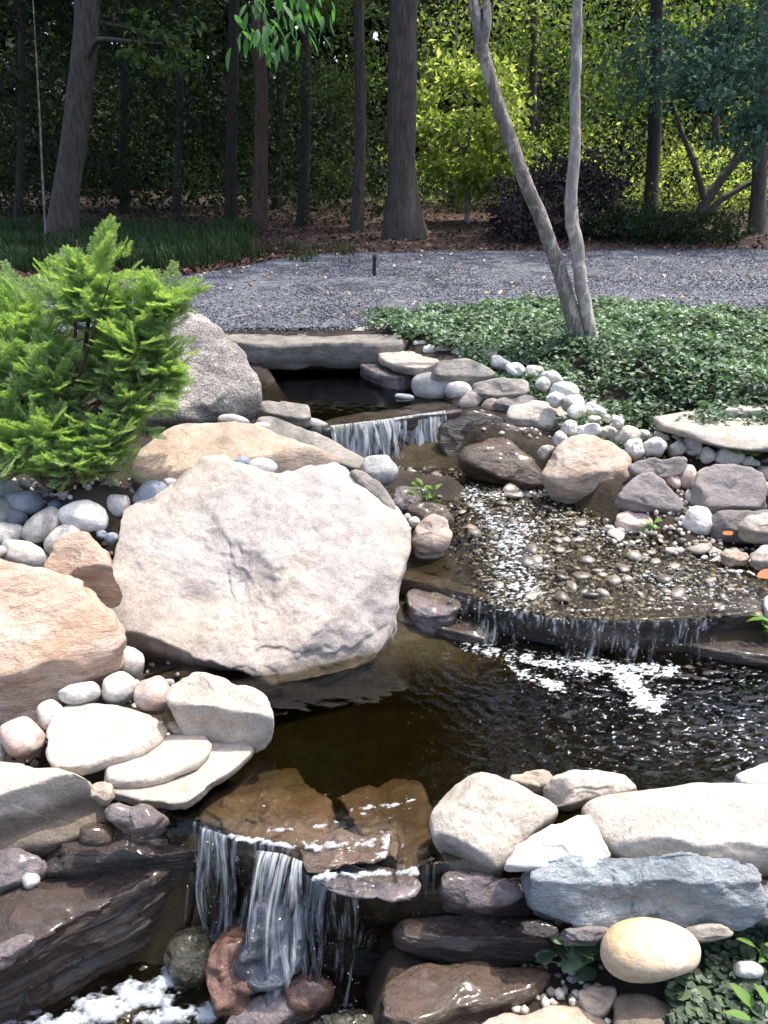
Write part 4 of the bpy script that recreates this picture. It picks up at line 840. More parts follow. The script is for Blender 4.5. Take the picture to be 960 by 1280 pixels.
rock('stone', 'flat tan stone at the waterline behind the rounded pale boulder', 'stone', [(630, 974), (660, 965), (692, 964), (690, 985), (660, 985)], 'tan', Y=2.12, tilt=25, hf=.02, t=.08, pt=3, pb=3)
rock('boulder', 'long smooth pale stone on top of the blue slab', 'boulder', [(732, 1006), (790, 991), (850, 984), (930, 983), (1030, 990), (1040, 1085), (950, 1091), (860, 1080), (782, 1072), (758, 1055), (742, 1030)], 'pale', Y=1.88, tilt=34, yaw=-3, hf=.07, t=.14, pt=3, pb=3, N=130, Mr=70, amp=.01, facets=0, ter=.005, cuts=[((760, 1048), (1000, 1066), 1.2)])
rock('stone', 'white stone behind the long smooth stone at the picture edge', 'stone', [(916, 976), (935, 955), (970, 950), (1010, 960), (1010, 990), (940, 990)], 'white', Y=2.08, tilt=40, hf=.04, t=.1, pt=3, pb=3)
rock('stone_block', 'big blue grey slab with rough broken face carrying the long smooth stone', 'slab', [(655, 1112), (668, 1082), (760, 1074), (900, 1076), (960, 1082), (948, 1104), (944, 1146), (900, 1160), (800, 1156), (705, 1154), (660, 1138)], 'blue', Y=1.72, tilt=80, yaw=-2, hf=.035, t=.2, pt=6, pb=4, N=220, Mr=110, sm=1, amp=.03, nfreq=6, facets=0, grow=1.02, cuts=[((660, 1092), (950, 1094), 1.2), ((700, 1150), (930, 1150), .6)])
rock('stone', 'purple grey stone under the rounded pale boulder', 'stone', [(538, 1094), (570, 1086), (630, 1090), (656, 1106), (642, 1130), (590, 1138), (550, 1122)], 'wetlilac', Y=1.78, tilt=50, hf=.04, t=.12, pt=3, pb=3)
rock('stone', 'grey flat stone peeping out under the left end of the blue slab', 'stone', [(695, 1160), (740, 1156), (766, 1160), (760, 1176), (700, 1178)], 'purple', Y=1.66, tilt=55, hf=.02, t=.1, pt=5, pb=4)
rock('stone', 'pale grey flat stone under the right end of the blue slab', 'stone', [(856, 1158), (905, 1154), (916, 1166), (890, 1174), (858, 1172)], 'grey', Y=1.65, tilt=55, hf=.02, t=.1, pt=5, pb=4)
rock('stone_block', 'grey stone at the right end of the blue slab', 'stone', [(950, 1106), (975, 1096), (1030, 1100), (1030, 1150), (960, 1150), (942, 1138)], 'grey', Y=1.72, tilt=55, hf=.03, t=.12, pt=4, pb=4)
rock('stone', 'dark wet slab end under the white triangular rock', 'stone', [(645, 1150), (692, 1150), (696, 1170), (650, 1168)], 'wetdark', Y=1.68, tilt=60, hf=.02, t=.1, pt=5, pb=4)
rock('cobble', 'large cream egg shaped cobble among the leaves', 'stone', [(751, 1180), (766, 1154), (800, 1146), (848, 1157), (872, 1180), (868, 1208), (836, 1224), (790, 1226), (760, 1208)], 'cream', Y=1.62, tilt=42, hf=.09, t=.10, pt=2.5, pb=2.5, taper=1, N=80, Mr=50, amp=.006, nfreq=5, facets=0, ter=0)
rock('stone_slab', 'pale slab at the bottom below the cream cobble', 'slab', [(768, 1246), (805, 1236), (850, 1252), (890, 1262), (900, 1310), (770, 1310)], 'pale', z=-1.06, hf=.02, t=.1, pt=5, pb=4)
rock('stone_slab', 'brownish slab between wet brown slab and pale bottom slab', 'slab', [(718, 1240), (745, 1226), (775, 1232), (768, 1262), (735, 1268)], 'tan', z=-1.07, hf=.02, t=.1, pt=5, pb=4)
rock('stone_slab', 'mottled tan slab at the bottom edge below the wet brown slab', 'slab', [(580, 1285), (660, 1262), (735, 1262), (775, 1290), (760, 1330), (580, 1330)], 'tan', z=-1.10, hf=.02, t=.1, pt=5, pb=4)
cobble('white pebble among the ground ivy in the lower right corner', 935, 1212, 20, 13, 10, 'white', -.98, name='pebble', cat='pebble')

# ---- pebbles of the stream bed: the larger ones one by one, the rest as one heap
r = np.random.default_rng(77)
def in_poly(px, py, poly):
    poly = np.asarray(poly, float); x1, y1 = poly.T; x2, y2 = np.roll(x1, -1), np.roll(y1, -1); ins = np.zeros(len(px), bool)
    for a, b, c_, d_ in zip(x1, y1, x2, y2):
        cnd = ((b > py) != (d_ > py)) & (px < (c_ - a) * (py - b) / (d_ - b + 1e-9) + a); ins ^= cnd
    return ins
def stream_z(y): return np.interp(y, [2.9, 3.3, 4.6], [-.602, -.595, -.530])
def pebmesh(k):
    rr_ = np.random.default_rng(300 + k); V = ICO * (1 + .16 * rr_.normal(size=(12, 1)))
    mid = {}; Vl = [tuple(v) for v in V]; Fn = []
    for f in ICOF:
        e = []
        for a, b in ((f[0], f[1]), (f[1], f[2]), (f[2], f[0])):
            key = (min(a, b), max(a, b))
            if key not in mid: mid[key] = len(Vl); Vl.append(tuple((np.array(Vl[a]) + np.array(Vl[b])) / 2 * 1.12))
            e.append(mid[key])
        Fn += [(f[0], e[0], e[2]), (f[1], e[1], e[0]), (f[2], e[2], e[1]), (e[0], e[1], e[2])]
    return np.array(Vl), np.array(Fn)
PEB = [pebmesh(k) for k in range(8)]
PEBW = [mesh_np('pebble', V, f, M['pebwet']) for V, f in PEB]; PEBD = [mesh_np('pebble', V, f, M['pebdry']) for V, f in PEB]
BED = [(570, 640), (505, 598), (440, 592), (480, 582), (600, 574), (690, 612), (770, 640), (870, 672), (960, 705), (960, 762), (800, 772), (690, 766), (612, 748), (600, 700), (570, 640)]
DRY = [(770, 655), (870, 668), (960, 690), (960, 735), (900, 705), (820, 690), (740, 680)]
cnt = 0; tries = 0; occ = []
while cnt < 285 and tries < 4000:
    tries += 1
    a, b = r.uniform(480, 960), r.uniform(575, 770)
    if not in_poly(np.array([a]), np.array([b]), BED)[0]: continue
    y_ = on_z(a, b, -.57)[1]; z_ = float(stream_z(y_)); dry = in_poly(np.array([a]), np.array([b]), DRY)[0]
    if a < 620 and b > 665: continue
    s_ = (.009 + .04 * r.random() ** 3) * (1.3 if dry else 1)
    P = on_z(a, b, z_)
    if any((P[0] - q[0]) ** 2 + (P[1] - q[1]) ** 2 < (.55 * (s_ + q[2])) ** 2 for q in occ): continue
    occ.append((P[0], P[1], s_))
    o = link('pebble', (PEBD if dry else PEBW)[int(r.integers(8))], None, (P[0], P[1], z_ + (.004 if dry else -.012 + .012 * r.random())))
    o.scale = (s_ * r.uniform(.8, 1.5), s_ * r.uniform(.7, 1.15), s_ * r.uniform(.4, .8)); o.rotation_euler = (r.uniform(-.2, .2), r.uniform(-.2, .2), r.uniform(0, 6.28))
    if dry: tag(o, 'dry pebble on the gravelly right margin of the stream', 'pebble', 'dry pebbles beside the stream')
    else: tag(o, 'wet pebble in the shallow stream bed', 'pebble', 'wet pebbles in the stream')
    cnt += 1
Np = 16000
a, b = r.uniform(470, 990, Np), r.uniform(572, 775, Np)
k = in_poly(a + r.normal(0, 16, Np) * (a < 680), b + 7, BED) & (b < np.interp(a, [490, 560, 612, 690, 800, 955], [716, 734, 746, 764, 768, 758]))
a, b = a[k], b[k]; P = on_z(a, b, -.57); P[:, 2] = stream_z(P[:, 1]) - .018
s = r.uniform(.005, .017, (len(P), 1)) * r.uniform(.7, 1.4, (len(P), 3)); s[:, 2] *= .6
V, Fc = scatter(ICO, ICOF, P, s, None, .2, r)
M['bedgravel'] = islandmat('stream_bed_gravel', [(0, (.022, .018, .011)), (.5, (.065, .052, .034)), (.85, (.16, .135, .105)), (1, (.42, .38, .33))], .3, nz=60)
tag(link('stream_gravel', mesh_np('stream_gravel', V, Fc, M['bedgravel'])), 'small wet gravel covering the stream bed', 'gravel', kind='stuff')
# small pebbles filling the gaps between bank stones (soil chips)
Np = 5200
reg = [((790, 960), (545, 600), -.36, 250), ((720, 800), (528, 556), -.3, 120), ((780, 960), (630, 740), -.55, 900), ((860, 960), (1170, 1280), -1.03, 420), ((600, 760), (440, 520), -.14, 110), ((0, 200), (600, 720), -.33, 260), ((0, 230), (830, 960), -.74, 260), ((640, 760), (1160, 1290), -1.08, 120), ((240, 480), (402, 414), -.01, 900)]
mb = MB()
for (x0, x1), (y0, y1), z_, c_ in reg:
    P = on_z(r.uniform(x0, x1, c_), r.uniform(y0, y1, c_), z_); tz, _ = terrain(P[:, 0], P[:, 1]); P[:, 2] = tz + .004
    V, Fc = scatter(ICO, ICOF, P, r.uniform(.006, .018, (c_, 1)) * r.uniform(.7, 1.3, (c_, 3)), None, .25, r, 1.0); mb.add(V, Fc)
M['chip'] = islandmat('bank_pebble_chips', [(0, (.12, .10, .085)), (.5, (.3, .26, .22)), (1, (.62, .58, .52))], .8, nz=60)
tag(link('bank_gravel', mb.mesh('bank_gravel', M['chip'])), 'small loose chips between the bank stones', 'gravel', kind='stuff')

# ================================================================== PLANTS
def leafmat(name, a, b, c_, transl=.4, tcol=(1.5, 1.55, .6), rough=.6, nz=None): return islandmat(name, [(0, a), (.55, b), (1, c_)], rough, transl, .35, tcol, nz)
M['leaf_dark'] = leafmat('forest_leaf_shade_darkened', (.011, .020, .012), (.020, .036, .019), (.036, .058, .025), .3, rough=.85)  # green lowered so the wood's darkness sits in the leaf colour
M['leaf_hazy_light'] = leafmat('leaf_with_painted_light', (.08, .12, .045), (.17, .23, .09), (.36, .41, .21), .55)  # paler leaf copy; bright hazy light is put into its colour
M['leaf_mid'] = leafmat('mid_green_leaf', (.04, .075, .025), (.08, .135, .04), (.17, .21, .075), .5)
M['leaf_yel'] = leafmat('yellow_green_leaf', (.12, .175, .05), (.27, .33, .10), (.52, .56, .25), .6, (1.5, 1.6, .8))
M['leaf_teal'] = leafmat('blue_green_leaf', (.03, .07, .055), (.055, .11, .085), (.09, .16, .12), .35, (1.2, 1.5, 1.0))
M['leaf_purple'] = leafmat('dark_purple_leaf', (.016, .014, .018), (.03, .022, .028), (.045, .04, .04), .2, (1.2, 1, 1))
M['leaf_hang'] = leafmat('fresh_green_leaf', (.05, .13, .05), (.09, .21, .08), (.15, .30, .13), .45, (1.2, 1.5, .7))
M['cover'] = leafmat('glossy_ground_cover_leaf', (.045, .09, .05), (.125, .195, .12), (.32, .39, .29), .25, (1.2, 1.5, .6), .45, 2.2)  # palest stop paints leaf highlights into the colour
M['juniper'] = leafmat('juniper_needle', (.17, .245, .11), (.32, .43, .215), (.56, .65, .42), .55, (1.3, 1.5, .5), .6)
M['grass'] = leafmat('shade_grass', (.012, .03, .012), (.03, .06, .02), (.06, .10, .035), .3)
M['litter'] = islandmat('fallen_leaf_litter', [(0, (.022, .011, .009)), (.4, (.06, .028, .02)), (.8, (.11, .055, .04)), (1, (.22, .15, .11))], .8)
M['weed'] = leafmat('weed_leaf', (.08, .17, .03), (.13, .25, .05), (.20, .33, .08), .4)
M['ivy'] = leafmat('ground_ivy_leaf', (.03, .05, .035), (.06, .09, .06), (.12, .16, .09), .25, (1.2, 1.4, .7), .45)
M['rust'] = leafmat('rusty_dead_leaf', (.38, .11, .03), (.45, .16, .06), (.52, .26, .12), .3, (1.2, .9, .6), .7)
def barkmat(name, a, b, sc=1.0, lich=None):
    m, n, out = newmat(name); vec, rnd = objvec(n, (1, 1, .16))
    f = noise(n, vec, 26 * sc, 8, .7, .6)
    col = ramp(n, f, [(.35, a), (.68, b)])
    if lich:
        v2, _ = objvec(n, (1, 1, .55)); col = mix(n, col, lich, ramp(n, noise(n, v2, 9 * sc, 6, .7, 1.0), [(.5, 0), (.62, .8)]))
    p = nd(n, 'ShaderNodeBsdfPrincipled'); n.links.new(col, p.inputs['Base Color']); p.inputs['Roughness'].default_value = .9
    b_ = nd(n, 'ShaderNodeBump'); b_.inputs['Distance'].default_value = .03; b_.inputs['Strength'].default_value = .9
    n.links.new(f, b_.inputs['Height']); n.links.new(b_.outputs[0], p.inputs['Normal']); n.links.new(p.outputs[0], out.inputs[0]); return m
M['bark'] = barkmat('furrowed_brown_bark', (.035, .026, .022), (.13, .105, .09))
M['bark_shade'] = barkmat('bark_with_painted_shade', (.018, .015, .013), (.06, .048, .042))  # darker bark copy; deep shade on the back trunks is painted in
M['bark_red'] = barkmat('reddish_pine_bark', (.04, .024, .018), (.13, .075, .055))
M['bark_lichen'] = barkmat('smooth_grey_bark', (.12, .10, .09), (.28, .24, .215), 1.5, (.52, .48, .43))
M['bark_pale'] = barkmat('mottled_pale_bark', (.26, .22, .20), (.48, .44, .40), 1.5, (.72, .68, .62))

def leaves(pos, size, r, up=.5, asp=.55, fold=.12, dirs=None):
    """pointed leaf of two triangles folded on its midrib, one per position"""
    N = len(pos)
    d = r.normal(size=(N, 3)) if dirs is None else dirs + r.normal(size=(N, 3)) * .35
    d[:, 2] -= .25 * (dirs is None); d /= np.linalg.norm(d, axis=1)[:, None]
    nn = r.normal(size=(N, 3)) * (1 - up) + np.array([0, 0, 1.]) * up
    s_ = np.cross(d, nn); s_ /= np.linalg.norm(s_, axis=1)[:, None] + 1e-9; nn = np.cross(s_, d)
    L = np.asarray(size).reshape(N, 1)
    a = pos; b = pos + d * L * .45 + s_ * L * asp * .5 + nn * L * fold; c_ = pos + d * L; e = pos + d * L * .45 - s_ * L * asp * .5 + nn * L * fold
    V = np.stack([a, b, c_, e], 1).reshape(-1, 3); i = np.arange(N)[:, None] * 4
    return V, np.concatenate([i + np.array([0, 1, 2]), i + np.array([0, 2, 3])])
def cloud(c0, rad, n_, size, r, clumps=24, spread=.28, up=.5, lo=.5):
    """leaf positions in uneven clumps through an ellipsoid, leaving gaps between"""
    c0 = np.asarray(c0, float); rad = np.asarray(rad, float)
    d = r.normal(size=(clumps, 3)); d /= np.linalg.norm(d, axis=1)[:, None]
    cc = d * r.uniform(lo, 1, (clumps, 1)) ** .6
    k = r.integers(clumps, size=n_); sp_ = spread * r.uniform(.6, 1.3, clumps)
    P = cc[k] + r.normal(size=(n_, 3)) * sp_[k][:, None] * np.array([1, 1, .6])
    return leaves(c0 + P * rad, size * r.uniform(.6, 1.3, n_), r, up)
def trunk_tube(path, rad, k=14, bark=.06, seed=0, n_=40):
    P = np.asarray(path, float); d = np.r_[0, np.cumsum(np.linalg.norm(np.diff(P, axis=0), axis=1))]
    t = np.linspace(0, d[-1], n_)
    # smooth interpolation of the axis
    Q = np.stack([np.interp(t, d, P[:, j]) for j in range(3)], 1)
    for _ in range(3): Q[1:-1] = (Q[:-2] + 2 * Q[1:-1] + Q[2:]) / 4
    R = np.interp(t, d, rad)
    V, Fc = tube(Q, R, k)
    ax = np.repeat(Q, k, 0); g = V - ax
    amp_ = fbm(np.stack([V[:, 0] * 9, V[:, 1] * 9, V[:, 2] * 1.8], 1) / max(.25, R.max() * 4) + seed, 4)
    return ax + g * (1 + bark * 2.2 * amp_)[:, None], Fc
def tree(name, label, base, paths, bark, crowns, group=None, k=14):
    """paths: [(points, radii)] trunk and limbs in one mesh; crowns: [(V, F, material)] each a part"""
    root = empty(name, base); tag(root, label, 'tree', group)
    mb = MB()
    for j, (P, R) in enumerate(paths): mb.add(*trunk_tube(P, R, k if j == 0 else 8, seed=base[0] * 3 + j))
    link('trunk', mb.mesh('trunk', M[bark], True, base), root)
    for V, Fc, mt in crowns:
        if len(V): link('crown', mesh_np('crown', V - np.asarray(base), Fc, M[mt], False), root)
    return root
def catV(*L):
    mb = MB()
    for V, Fc in L: mb.add(V, Fc)
    return np.concatenate(mb.V), np.concatenate(mb.F)

r = np.random.default_rng(99)
GRP = 'trees of the wood beyond the drive'
def gz(x, y): return float(terrain(np.array([x]), np.array([y]))[0][0])
def wood_tree(label, px, Y, rad, pxtop, h, bark, canopy, low=None, name='tree', flare=1.35, leafm='leaf_dark', nleaf=2200, lsize=.34):
    b0 = on_y(px, 300, Y); x0 = b0[0]; z0 = gz(x0, Y) - .05
    zt = on_y(pxtop, 0, Y)[2]; xt = on_y(pxtop, 0, Y)[0]
    lean = (xt - x0) / (zt - z0)
    hh = np.array([0, .25, .8, 2, zt, h * .7, h]); sway = .05 * np.sin(hh * 1.1 + px)
    P = np.stack([x0 + lean * np.minimum(hh, 6) + sway, Y + .04 * np.sin(hh * .8 + px), z0 + hh], 1)
    R = rad * .74 * np.array([flare * 1.15, flare, 1.06, 1.0, .92, .6, .15])
    paths = [(P, R)]
    crown = []
    if canopy:
        cr, cz, ch = canopy
        for q in range(6):
            a = r.uniform(0, 6.28); z1 = h * r.uniform(.45, .8); e = np.array([x0 + cos(a) * cr * .75, Y + sin(a) * cr * .75, z1 + r.uniform(.8, 2)])
            s0 = np.array([np.interp(z1, P[:, 2], P[:, 0]), Y, z1]); paths.append((np.array([s0, (s0 + e) / 2 + [0, 0, .3], e]), rad * np.array([.4, .25, .06])))
        crown.append((*cloud((x0 + lean * 6, Y, cz), (cr, cr, ch), nleaf, lsize, r, 34, .25), leafm))
    for (cx, cy, dy, rx, ry, cnt_, sz, mt) in (low or []):
        c0 = on_y(cx, cy, Y + dy); k_ = (Y + dy) / F * 1.02
        paths.append((np.array([[x0 + lean * max(c0[2], 0.3), Y, max(c0[2] - .2, .4)], (c0 + [x0, Y, c0[2]]) / 2 + [0, 0, .1], c0]), rad * np.array([.25, .15, .05])))
        crown.append((*cloud(c0, (rx * k_, max(rx * k_ * .8, .5), ry * k_), cnt_, sz, r, 16, .3, .55), mt))
    return tree(name, label, (x0, Y, z0), paths, bark, crown, GRP)
wood_tree('thick dark trunk leaning right behind the juniper bush', 80, 13.2, .25, 108, 15, 'bark', (4.2, 10.5, 3.6), [(190, 40, .5, 60, 60, 700, .12, 'leaf_dark'), (205, 55, -.6, 40, 30, 260, .13, 'leaf_mid')])  # the small paler clump paints a sunlit bit of foliage
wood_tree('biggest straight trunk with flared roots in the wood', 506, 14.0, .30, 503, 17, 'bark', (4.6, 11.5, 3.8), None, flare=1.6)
wood_tree('slim dark trunk standing in the deep shade behind the leaning trunk', 225, 17.5, .10, 222, 13, 'bark_shade', (3.2, 9, 3.2))
wood_tree('straight dark trunk left of the reddish one', 293, 17, .14, 290, 14, 'bark_shade', (3.4, 9.5, 3.2), [(270, 110, 1.5, 90, 70, 1000, .15, 'leaf_dark'), (265, 205, .5, 60, 30, 300, .12, 'leaf_mid')])  # lighter green clump stands in for leaves caught by sun
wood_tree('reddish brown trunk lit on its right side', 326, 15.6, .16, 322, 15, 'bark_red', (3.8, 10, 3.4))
wood_tree('dark trunk between reddish trunk and the biggest one', 382, 16.8, .13, 380, 13, 'bark_shade', (3.2, 9, 3), [(400, 150, 1, 60, 70, 1300, .12, 'leaf_dark')])
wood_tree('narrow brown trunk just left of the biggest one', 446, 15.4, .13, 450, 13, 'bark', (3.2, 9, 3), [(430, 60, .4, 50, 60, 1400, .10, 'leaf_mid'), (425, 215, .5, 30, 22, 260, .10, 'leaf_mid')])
wood_tree('straight shaded trunk behind the dark purple shrub', 810, 16.5, .16, 822, 14, 'bark_shade', None, [(790, 60, .5, 70, 80, 1700, .12, 'leaf_mid')])
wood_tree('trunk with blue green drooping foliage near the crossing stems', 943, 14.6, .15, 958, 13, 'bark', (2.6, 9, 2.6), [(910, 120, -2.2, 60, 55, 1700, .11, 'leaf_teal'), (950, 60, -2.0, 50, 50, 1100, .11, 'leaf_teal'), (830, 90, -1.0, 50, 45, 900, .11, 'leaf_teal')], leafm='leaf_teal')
wood_tree('thin dark trunk far back beside the pale thin stem', 30, 16.5, .09, 24, 12, 'bark_shade', (3.2, 8.5, 3), [(40, 90, .5, 90, 90, 1800, .13, 'leaf_dark')])
wood_tree('shaded trunk deep in the wood between leaning and slim trunks', 160, 21, .13, 158, 14, 'bark_shade', (3.6, 9.5, 3.4), [(150, 150, 1, 120, 80, 2400, .15, 'leaf_dark')])
wood_tree('far trunk seen through the gap right of the biggest trunk', 565, 23, .14, 568, 15, 'bark', None, [(620, 30, .5, 110, 60, 1800, .14, 'leaf_mid'), (590, 60, -.5, 70, 60, 1100, .15, 'leaf_hazy_light')])
wood_tree('far trunk seen between the forked tree stems', 668, 22, .12, 665, 15, 'bark', None, [(690, 90, .5, 80, 90, 1800, .14, 'leaf_mid'), (760, 40, 1.5, 110, 70, 1500, .16, 'leaf_hazy_light')])
wood_tree('far trunk behind the crossing stems', 890, 23, .13, 893, 15, 'bark', None, [(880, 60, .5, 110, 70, 1800, .14, 'leaf_mid'), (850, 150, 1.5, 90, 60, 1300, .15, 'leaf_hazy_light')])
wood_tree('dark far trunk at the deep shade of the picture edge', -40, 19, .14, -50, 14, 'bark_shade', (4, 9, 3.6), [(10, 190, .5, 110, 80, 2200, .14, 'leaf_dark')])
wood_tree('dark far trunk behind the reddish trunk', 350, 22, .13, 352, 14, 'bark_shade', (4, 9.5, 3.6), [(330, 180, 1, 130, 90, 2600, .15, 'leaf_dark')])
# pale thin stem
x0 = on_y(57, 285, 12.6)[0]
tree('sapling', 'thin pale dead stem standing before the dark wood by the leaning trunk', (x0, 12.6, 0), [(np.array([on_y(57, 292, 12.6), on_y(53, 220, 12.6), on_y(50, 150, 12.6), on_y(46, 80, 12.6), on_y(40, -20, 12.6)]), [.018, .015, .013, .010, .006])], 'bark_lichen', [], GRP, 8)
# sunlit sapling in the gap
Y = 17.0; x0 = on_y(583, 285, Y)[0]
c1 = on_y(585, 155, Y); kk = Y / F
cr = [(*catV(cloud(c1, (66 * kk, 62 * kk, 76 * kk), 4000, .16, r, 40, .17, .6), cloud(on_y(620, 200, Y), (40 * kk, 40 * kk, 45 * kk), 1100, .15, r, 14, .3, .6)), 'leaf_yel')]
tree('sapling', 'sunlit yellow green sapling glowing in the gap beside the biggest trunk', (x0, Y, 0), [(np.array([[x0, Y, -.05], [x0 + .03, Y, .7], [x0 - .02, Y, 1.6], [x0 + .05, Y, 3.6]]), [.06, .05, .04, .015])] +
     [(np.array([[x0, Y, z_], [x0 + a, Y + b_, z_ + .6]]), [.02, .006]) for z_, a, b_ in [(1.0, .7, .2), (1.3, -.7, -.1), (1.8, .6, -.4), (2.2, -.5, .4)]], 'bark_lichen', cr, GRP, 8)
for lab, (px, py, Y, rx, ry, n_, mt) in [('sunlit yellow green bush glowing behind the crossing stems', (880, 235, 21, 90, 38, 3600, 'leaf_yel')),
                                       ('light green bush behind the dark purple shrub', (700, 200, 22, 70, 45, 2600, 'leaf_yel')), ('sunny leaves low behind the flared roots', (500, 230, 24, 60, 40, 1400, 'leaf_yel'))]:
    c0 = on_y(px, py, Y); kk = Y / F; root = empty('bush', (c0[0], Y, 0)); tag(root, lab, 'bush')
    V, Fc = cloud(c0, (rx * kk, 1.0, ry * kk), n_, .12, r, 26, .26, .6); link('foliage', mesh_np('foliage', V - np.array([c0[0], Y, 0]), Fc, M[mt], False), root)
    mb = MB()
    for q in range(5): mb.add(*tube(np.array([[c0[0] + r.uniform(-.2, .2), Y, 0], c0 + r.normal(size=3) * [.3, .2, .1]]), [.03, .01], 6))
    link('stem', mb.mesh('stem', M['bark'], True, (c0[0], Y, 0)), root)
# crossing dark stems
Y = 14.8
tree('tree', 'small tree of slanting crossing dark stems at the wood edge', (on_y(872, 290, Y)[0], Y, 0),
     [(np.array([on_y(868, 292, Y), on_y(880, 255, Y), on_y(908, 215, Y), on_y(940, 180, Y), on_y(985, 120, Y)]), [.11, .09, .075, .06, .03]),
      (np.array([on_y(884, 258, Y), on_y(868, 205, Y), on_y(850, 160, Y), on_y(838, 120, Y)]), [.06, .05, .035, .015]),
      (np.array([on_y(870, 285, Y), on_y(900, 250, Y), on_y(935, 230, Y), on_y(985, 205, Y)]), [.07, .055, .045, .02]),
      (np.array([on_y(905, 217, Y), on_y(922, 190, Y), on_y(930, 150, Y)]), [.03, .025, .01])], 'bark',
     [(*cloud(on_y(960, 100, Y), (.9, .8, .8), 900, .1, r, 16, .3), 'leaf_teal')], GRP, 10)
# dark shrubs
for lab, lst, mt in [('dark purple leaved shrub behind the forked tree', [(700, 245, 14.2, 72, 52, 5200)], 'leaf_purple'), ('low dark green shrub row right of the purple shrub', [(790, 285, 13.6, 70, 22, 3200), (870, 285, 13.6, 50, 20, 2200)], 'leaf_dark'),
                     ('small dark shrub left of the forked tree', [(650, 270, 13.4, 36, 30, 1600)], 'leaf_purple')]:
    L = []
    for px, py, Y, rx, ry, n_ in lst:
        kk = Y / F; c0 = on_y(px, py, Y); L.append(cloud(c0, (rx * kk, .8, ry * kk), n_, .085, r, 40, .24, .5, .3))
    root = empty('shrub', (c0[0], Y, 0)); tag(root, lab, 'shrub'); V, Fc = catV(*L)
    link('foliage', mesh_np('foliage', V - np.array([c0[0], Y, 0]), Fc, M[mt], False), root)
    mb = MB()
    for px, py, Y, rx, ry, n_ in lst:
        for q in range(5): mb.add(*tube(np.array([on_y(px, 296, Y), on_y(px + r.uniform(-rx, rx) * .6, py, Y)]), [.03, .008], 6))
    link('stem', mb.mesh('stem', M['bark'], True, root.location), root)
# far wood: reads as one mass
L = []
L = []
for q in range(150):
    cx, cy, cz = r.uniform(-26, 26), r.uniform(25, 36), r.uniform(0, 10); rr_ = r.uniform(1.2, 2.8)
    L.append(cloud((cx, cy, cz), (rr_ * 1.2, rr_, rr_ * .75), 420, .26, r, 14, .26, .6))
P = np.stack([r.uniform(-32, 32, 80000), r.uniform(38, 46, 80000), r.uniform(0, 1, 80000) * 17], 1)
L.append(leaves(P, .7 * r.uniform(.6, 1.3, len(P)), r))
V, Fc = catV(*L)
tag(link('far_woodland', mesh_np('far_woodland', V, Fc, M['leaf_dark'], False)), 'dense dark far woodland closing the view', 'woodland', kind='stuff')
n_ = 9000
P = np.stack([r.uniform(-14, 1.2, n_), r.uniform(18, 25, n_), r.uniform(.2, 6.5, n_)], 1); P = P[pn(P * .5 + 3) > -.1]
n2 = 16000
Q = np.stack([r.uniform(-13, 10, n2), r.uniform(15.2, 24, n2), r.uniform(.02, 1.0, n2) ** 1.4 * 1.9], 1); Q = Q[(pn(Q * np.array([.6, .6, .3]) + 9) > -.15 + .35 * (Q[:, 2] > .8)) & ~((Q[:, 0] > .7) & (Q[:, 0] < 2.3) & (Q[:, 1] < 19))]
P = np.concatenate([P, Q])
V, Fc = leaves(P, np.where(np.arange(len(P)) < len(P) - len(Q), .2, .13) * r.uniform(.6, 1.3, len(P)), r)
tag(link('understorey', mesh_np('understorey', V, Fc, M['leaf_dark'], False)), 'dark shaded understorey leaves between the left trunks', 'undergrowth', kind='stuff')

# ---- leaf litter, grass bed, fallen leaves on the drive
n_ = 4200
x = r.uniform(-6.5, -.9, n_); _, ef = drive_edges(x); y = ef + r.normal(.18, .2, n_); d = r.normal(size=(n_, 3)); d[:, 2] *= .25
V, Fc = leaves(np.stack([x, y, terrain(x, y)[0] + .03], 1), r.uniform(.04, .09, n_), r, .8, .6, .15, d)
tag(link('leaf_drift', mesh_np('leaf_drift', V, Fc, M['litter'], False)), 'drift of rusty leaves between the gravel and the grass bed', 'leaf litter', kind='stuff')
n_ = 15000
y = 11.0 + r.uniform(0, 1, n_) ** 1.6 * 12; x = r.uniform(-9, 10, n_); _, ef = drive_edges(x); kf = y > ef - .1; x, y = x[kf], y[kf]
z = terrain(x, y)[0] + .012; d = r.normal(size=(len(x), 3)); d[:, 2] *= .25
V, Fc = leaves(np.stack([x, y, z], 1), r.uniform(.05, .11, len(x)), r, .8, .6, .15, d)
tag(link('leaf_litter', mesh_np('leaf_litter', V, Fc, M['litter'], False)), 'reddish brown fallen leaves carpeting the wood floor', 'leaf litter', kind='stuff')
n_ = 260
x = r.uniform(-4, 5, n_); en_, ef = drive_edges(x); y = en_ + (ef - en_) * r.uniform(0, 1, n_); d = r.normal(size=(n_, 3)); d[:, 2] *= .2
V, Fc = leaves(np.stack([x, y, np.full(n_, .065)], 1), r.uniform(.04, .08, n_), r, .8, .6, .2, d)
M['dryleaf'] = islandmat('dry_fallen_leaf', [(0, (.25, .13, .08)), (.5, (.45, .33, .24)), (1, (.68, .6, .5))], .7)
tag(link('fallen_leaves', mesh_np('fallen_leaves', V, Fc, M['dryleaf'], False)), 'pale dry leaves scattered on the gravel drive', 'leaf litter', kind='stuff')
